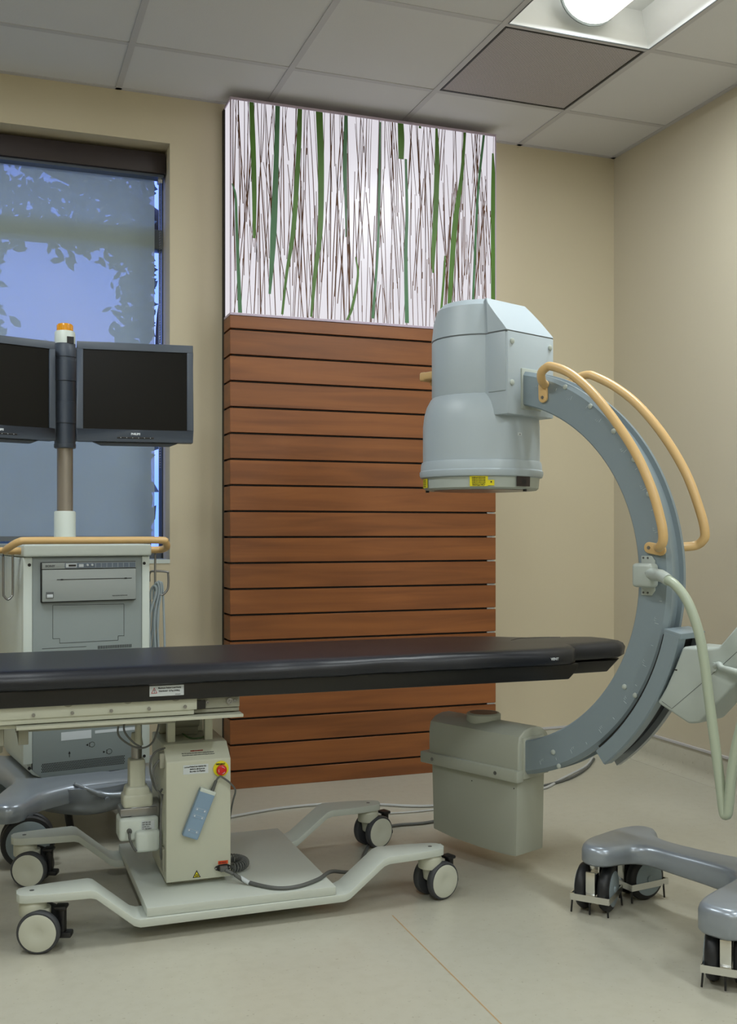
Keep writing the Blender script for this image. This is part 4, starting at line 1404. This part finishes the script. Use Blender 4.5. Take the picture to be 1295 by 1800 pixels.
for x, z, d in ((.010, .315, -1), (.070, .285, 1)):
    prism(bm, [(x - d * .0 - .012, z), (x - .004 , z + .004), (x - .004, z - .004)] if d < 0 else [(x - .004, z), (x - .012, z + .004), (x - .012, z - .004)], -.0018, -.0008, 'y')
    P = [(x + .010 + .009 * math.cos(R(t)), -.0014, z + .009 * math.sin(R(t))) for t in range(0, 360, 24)]
    tube(bm, P, .0006, n=5, sm=0, closed=True)
    box(bm, x + .0, x + .0015, -.0018, -.0008, z - .007, z + .007)
prism(bm, [(-.058, .300), (-.062, .291), (-.054, .291)], -.0018, -.0008, 'y')
box(bm, -.0588, -.0572, -.0018, -.0008, .279, .292)
vo('panel_symbols', bm, M['ink'], fp)
vo('top_tray', bx(-.214, .226, -.02, .43, .966, 1.007), M['white'], bevel=.006, seg=3)
# front and rear hand rail
bm = B()
tube(bm, [(-.20, .03, .986), (-.255, .03, .986), (-.266, .01, .989), (-.258, -.03, 1.002), (-.235, -.058, 1.018), (-.20, -.062, 1.021), (.0, -.062, 1.021), (.235, -.062, 1.021), (.262, -.058, 1.015), (.278, -.03, .998), (.280, .01, .989), (.27, .03, .986), (.21, .03, .986)], .0125, n=16, sm=8)
vo('hand_rail', bm, M['beige'], smooth=60)
bm = B(); tube(bm, [(-.24, .04, .988), (-.32, .05, .988), (-.42, .16, .988)], .011, n=14)
vo('side_rail', bm, M['beige'])
def hook(x, w_, z0, z1, y=.05):
    bm = B()
    tube(bm, [(x, y, z0), (x, y, z1 + .03), (x + .004, y, z1 + .01), (x + w_ / 2, y, z1), (x + w_ - .004, y, z1 + .01), (x + w_, y, z1 + .03), (x + w_, y, z0)], .004, n=10)
    return bm
hk = vo('cable_hook', hook(-.266, .031, .985, .822), M['steel'])
hk = vo('cable_hook', hook(-.315, .028, .985, .83), M['steel'])
bm = B()
tube(bm, [(.262, .05, .985), (.262, .05, .86), (.266, .05, .835), (.283, .05, .822), (.30, .05, .83), (.311, .05, .85), (.311, .05, .895), (.305, .05, .905), (.26, .06, .908), (.248, .07, .90), (.247, .07, .87)], .004, n=10)
vo('cable_hook', bm, M['steel'])
# printer in the cart front
pr = thing('printer', 'grey slot printer mounted in the front of the monitor trolley', 'printer', tuple(Matrix.Translation(VC) @ Matrix.Rotation(VR, 4, 'Z') @ Vector((.008, -.01, .812))), VR)
pm = Matrix.Translation((-.008, .01, -.812))
def po(name, bm, m, parent=None, **k):
    bm.transform(pm)
    return obj(name, bm, m, parent or pr, local=True, **k)
po('bezel', bx(-.156, .172, -.012, -.002, .811, .9475), M['black'], bevel=.003, ang=80)
po('face', bx(-.153, .169, -.020, -.012, .814, .922), M['printer'], bevel=.002)
tp = po('control_strip', bx(-.153, .169, -.020, -.012, .9245, .9455), M['printer'], bevel=.001)
def ptext(s, size, m, x, z, y=-.0206, parent=None, sx=1.0, bold=0):
    return text('lettering', s, size, m, parent or pr, pm @ plane_mx((x, y, z), (1, 0, 0), (0, 0, 1)), bold=bold, local=True, sx=sx)
ptext('SONY', .0095, M['greyink'], -.143, .9315, sx=1.25, bold=.0004)
po('button_field', bx(-.078, .167, -.0212, -.0198, .9262, .9440), mat('button_grey_blue', (104, 116, 130), .5), tp)
po('display_frame', bx(-.075, -.038, -.0222, -.0208, .9290, .9425), M['sticker'], tp)
po('display', bx(-.066, -.041, -.0228, -.0220, .9320, .9390), M['darkcord'], tp)
bm = bx(-.031, -.015, -.0226, -.0210, .930, .940)
for k in range(7): box(bm, .026 + k * .0195, .0268 + k * .0195, -.0222, -.0210, .928, .942)
po('button_divider', bm, M['sticker'], tp)
bm = B()
for x in (-.002, .014): lathe(bm, [(.004, 0), (.004, .004), (.003, .006)], (x, -.021, .9365), (0, -1, 0), 14)
bm.transform(pm); each('knob', bm, M['sticker'], tp, local=True)
bm = bx(-.105, .154, -.0212, -.0200, .8875, .8895)
box(bm, -.092, -.084, -.0216, -.0200, .8865, .8905); box(bm, .128, .136, -.0216, -.0200, .8865, .8905)
po('paper_slot', bm, M['ink'])
po('switch_frame', bx(-.141, -.116, -.0212, -.0200, .826, .847), M['greyink'])
po('power_switch', bx(-.1385, -.1185, -.024, -.0205, .828, .839), M['sticker'], bevel=.001)
ptext('VIDEO GRAPHIC PRINTER UP-980', .0042, M['greyink'], .085, .8275, sx=.85)

# cables on the hook
M['bluecord'] = mat('pale_blue_cable', (160, 172, 178), 0.45, var=.03)
cb = thing('cable_bundle', 'pale grey coiled cable loops hanging from the hook of the monitor trolley', 'cable', tuple(Matrix.Translation(VC) @ Matrix.Rotation(VR, 4, 'Z') @ Vector((.28, .05, .83))), VR)
for k in range(4):
    x1 = (.242, .262, .276, .302)[k]
    x0 = (.251, .262, .272, .282)[k]
    dz = (.0, .01, .014, .01)[k]
    yy = .044 + .006 * k
    bm = B()
    tube(bm, [(x0 - .004, .058, .80), (x0 - .004, .052, .84 + dz), (x0 + .005, yy - .008, .856 + dz), (x0 + .011, yy - .006, .83), (x1 - .003, yy, .74), (x1, yy, .62), (x1, yy, .50), (x1 - .01, yy + .02, .40), (x1 - .03, yy + .04, .36), (x1 - .03, yy + .05, .45), (x0 - .006, .064, .70), (x0 - .004, .058, .80)], .0042, n=8)
    bm.transform(Matrix.Translation((-.28, -.05, -.83)))
    obj('cable_loop', bm, M['bluecord'], cb, local=True)

# column for the monitors, status lamp
PXc, PYc = -.0466, .1065
bm = B(); lathe(bm, [(.037, 1.0), (.037, 1.118), (.034, 1.123)], (PXc, PYc, 0), (0, 0, 1), 40)
vo('pole_sleeve', bm, M['white'])
bm = B(); cyl(bm, (PXc, PYc, 1.12), (PXc, PYc, 1.36), .0275, n=40)
vo('pole', bm, M['pole'])
# monitors' hinge column
mc = vo('hinge_column', lathe(B(), [(.034, 1.343), (.0375, 1.346), (.0375, 1.358), (.036, 1.359), (.036, 1.430), (.0385, 1.431), (.0385, 1.505), (.036, 1.506), (.036, 1.578), (.0385, 1.579), (.0385, 1.650), (.036, 1.651), (.036, 1.662), (.0385, 1.663), (.0385, 1.690), (.036, 1.700), (.036, 1.710)], (PXc, PYc, 0), (0, 0, 1), 44), M['monitor'], smooth=30)
bm = bx(PXc - .044, PXc + .046, PYc - .012, PYc + .03, 1.37, 1.70)
vo('hinge_bracket', bm, M['monitor'], mc, bevel=.003)
bm = B(); lathe(bm, [(.0355, 1.708), (.0355, 1.748), (.032, 1.754), (.029, 1.755)], (PXc, PYc, 0), (0, 0, 1), 40)
bc = vo('beacon_base', bm, M['white'])
vo('beacon_sensor', bx(PXc - .002, PXc + .022, PYc - .037, PYc - .02, 1.709, 1.732), M['black'], bc)
bm = B(); lathe(bm, [(.0265, 1.755), (.0265, 1.772), (.0245, 1.779), (.020, 1.781)], (PXc, PYc, 0), (0, 0, 1), 40)
for k in range(20):
    an = 2 * PI * k / 20
    box(bm, -.001, .001, -.001, .001, 1.757, 1.776, mx=Matrix.Translation((PXc + .0268 * math.cos(an), PYc + .0268 * math.sin(an), 0)))
vo('warning_lamp', bm, M['amber'], label='amber warning lamp')

# wheeled silver base of the cart
vplan = [(-.13, -.165), (-.19, -.19), (-.235, -.235), (-.27, -.275), (-.32, -.285), (-.36, -.25), (-.355, -.19), (-.30, -.10), (-.25, .0), (-.245, .2), (-.28, .40), (-.30, .45), (-.26, .48), (-.20, .45), (-.15, .42), (.15, .42), (.22, .45), (.28, .48), (.31, .45), (.29, .40), (.255, .2), (.26, .0), (.30, -.10), (.335, -.19), (.34, -.25), (.31, -.285), (.26, -.285), (.225, -.245), (.195, -.185), (.15, -.165), (.07, -.145), (-.06, -.145)]
vp2 = [(p.x, p.y) for p in spline([(a_, b_, 0) for a_, b_ in vplan], 3, True)]
bm = shell(vp2, ((.004, .164), (0, .170), (0, .200), (.004, .212), (.010, .219), (.018, .222)))
for v in bm.verts:
    if v.co.y < -.08: v.co.z -= .012 * min(1, (-.08 - v.co.y) / .15)
vb = vo('base', bm, M['silver'], smooth=50)
bm = B()
rings = []
for d, z in ((0, .205), (0, .17), (.01, .14), (.035, .115), (.08, .10), (.12, .096)):
    rings.append([((.21 - d) * math.cos(2 * PI * k / 48), .085 + (.27 - d) * math.sin(2 * PI * k / 48), z) for k in range(48)])
loft(bm, rings)
vo('base_bowl', bm, M['silver'], vb, smooth=50)
bm = B(); tube(bm, [(-.075, -.135, .218), (-.05, -.165, .208), (-.01, -.19, .190), (.03, -.195, .180), (.10, -.19, .176)], [.006, .008, .010, .010, .010], n=12)
cyl(bm, (.015, -.195, .172), (.015, -.21, .170), .008, n=14)
vo('brake_bar', bm, M['silver'], vb)
bm = B(); tube(bm, [(-.065, .0, .11), (-.06, -.01, .06), (-.053, -.015, .012)], .013, n=10)
vo('ground_strap', bm, M['black'])
def cart_wheel(x, y, ang):
    ax = Vector((math.cos(R(ang)), math.sin(R(ang)), 0)); c = Vector((x, y, .082))
    bm = B(); cyl(bm, (x, y, .075), (x, y, .155), .018)
    wb_ = vo('wheel_fork', bm, M['arc'])
    bm = B()
    for s in (-1, 1):
        lathe(bm, [(.064, -.010), (.077, -.010), (.082, -.004), (.082, .004), (.077, .010), (.064, .010)], c + ax * s * .024, ax, 44)
    each('tyre', bm, M['rubber'], wb_, local=True)
    bm = B()
    for s in (-1, 1): lathe(bm, [(.066, .0), (.066, .0118), (.058, .0135), (.012, .014), (.001, .014)], c + ax * s * .024, ax * s, 40)
    each('wheel_disc', bm, M['arc'], wb_, local=True)
for x, y, a_ in ((-.246, -.232, -100), (.265, -.20, -90), (-.245, .40, -90), (.265, .40, -90)): cart_wheel(x, y, a_)

# ------------------------------------------------------------------ monitors
def monitor(label, cx_, cy_, cz_, rz, wd=.393, ht=.342):
    t = thing('monitor', label, 'monitor', (cx_, cy_, cz_ - ht / 2), rz, 'switched off monitors on the trolley column')
    h = ht
    W2 = wd / 2
    bm = bx(-W2, W2, 0, .035, 0, h)
    body = obj('monitor_body', bm, M['monitor'], t, local=True, bevel=.004)
    bm = B()
    # bezel as a frame in front
    b_ = .021
    box(bm, -W2, W2, -.012, .004, 0, .043); box(bm, -W2, W2, -.012, .004, h - .026, h)
    box(bm, -W2, -W2 + b_, -.012, .004, .043, h - .026); box(bm, W2 - b_, W2, -.012, .004, .043, h - .026)
    obj('bezel', bm, M['monitor'], t, local=True, bevel=.002)
    obj('screen', bx(-W2 + b_ - .002, W2 - b_ + .002, -.006, .001, .041, h - .024), M['screen'], t, local=True)
    bm = B(); prism(bm, [(-W2 + .05, 0), (W2 - .05, 0), (W2 - .08, -.012), (-W2 + .08, -.012)], .004, .03, 'y')
    prism(bm, [(.035, .04), (.075, .10), (.075, h - .1), (.035, h - .04)], -.13, .13, 'x')
    obj('rear_housing', bm, M['monitor'], t, local=True, bevel=.003)
    bz = t
    text('lettering', 'PHILIPS', .0098, M['lightink'], bz, plane_mx((0, -.0124, .0245), (1, 0, 0), (0, 0, 1)), align='CENTER', bold=.0005, local=True)
    obj('button_strip', bx(-.062, .062, -.0128, -.0118, .0115, .0175), M['black'], t, local=True, bevel=.001)
    bm = B()
    for k in range(6): box(bm, -.05 + k * .02 - .001, -.05 + k * .02 + .001, -.0134, -.0126, .0135, .0155)
    obj('button_marks', bm, M['lightink'], t, local=True)
    return t
# right-hand one and the one cut by the left edge
monitor('switched-off monitor facing the viewer, right of the trolley column', .497, 3.73, 1.532, R(-6.0))
monitor('switched-off monitor turned aside, left of the trolley column', .045, 3.742, 1.535, R(20.0))
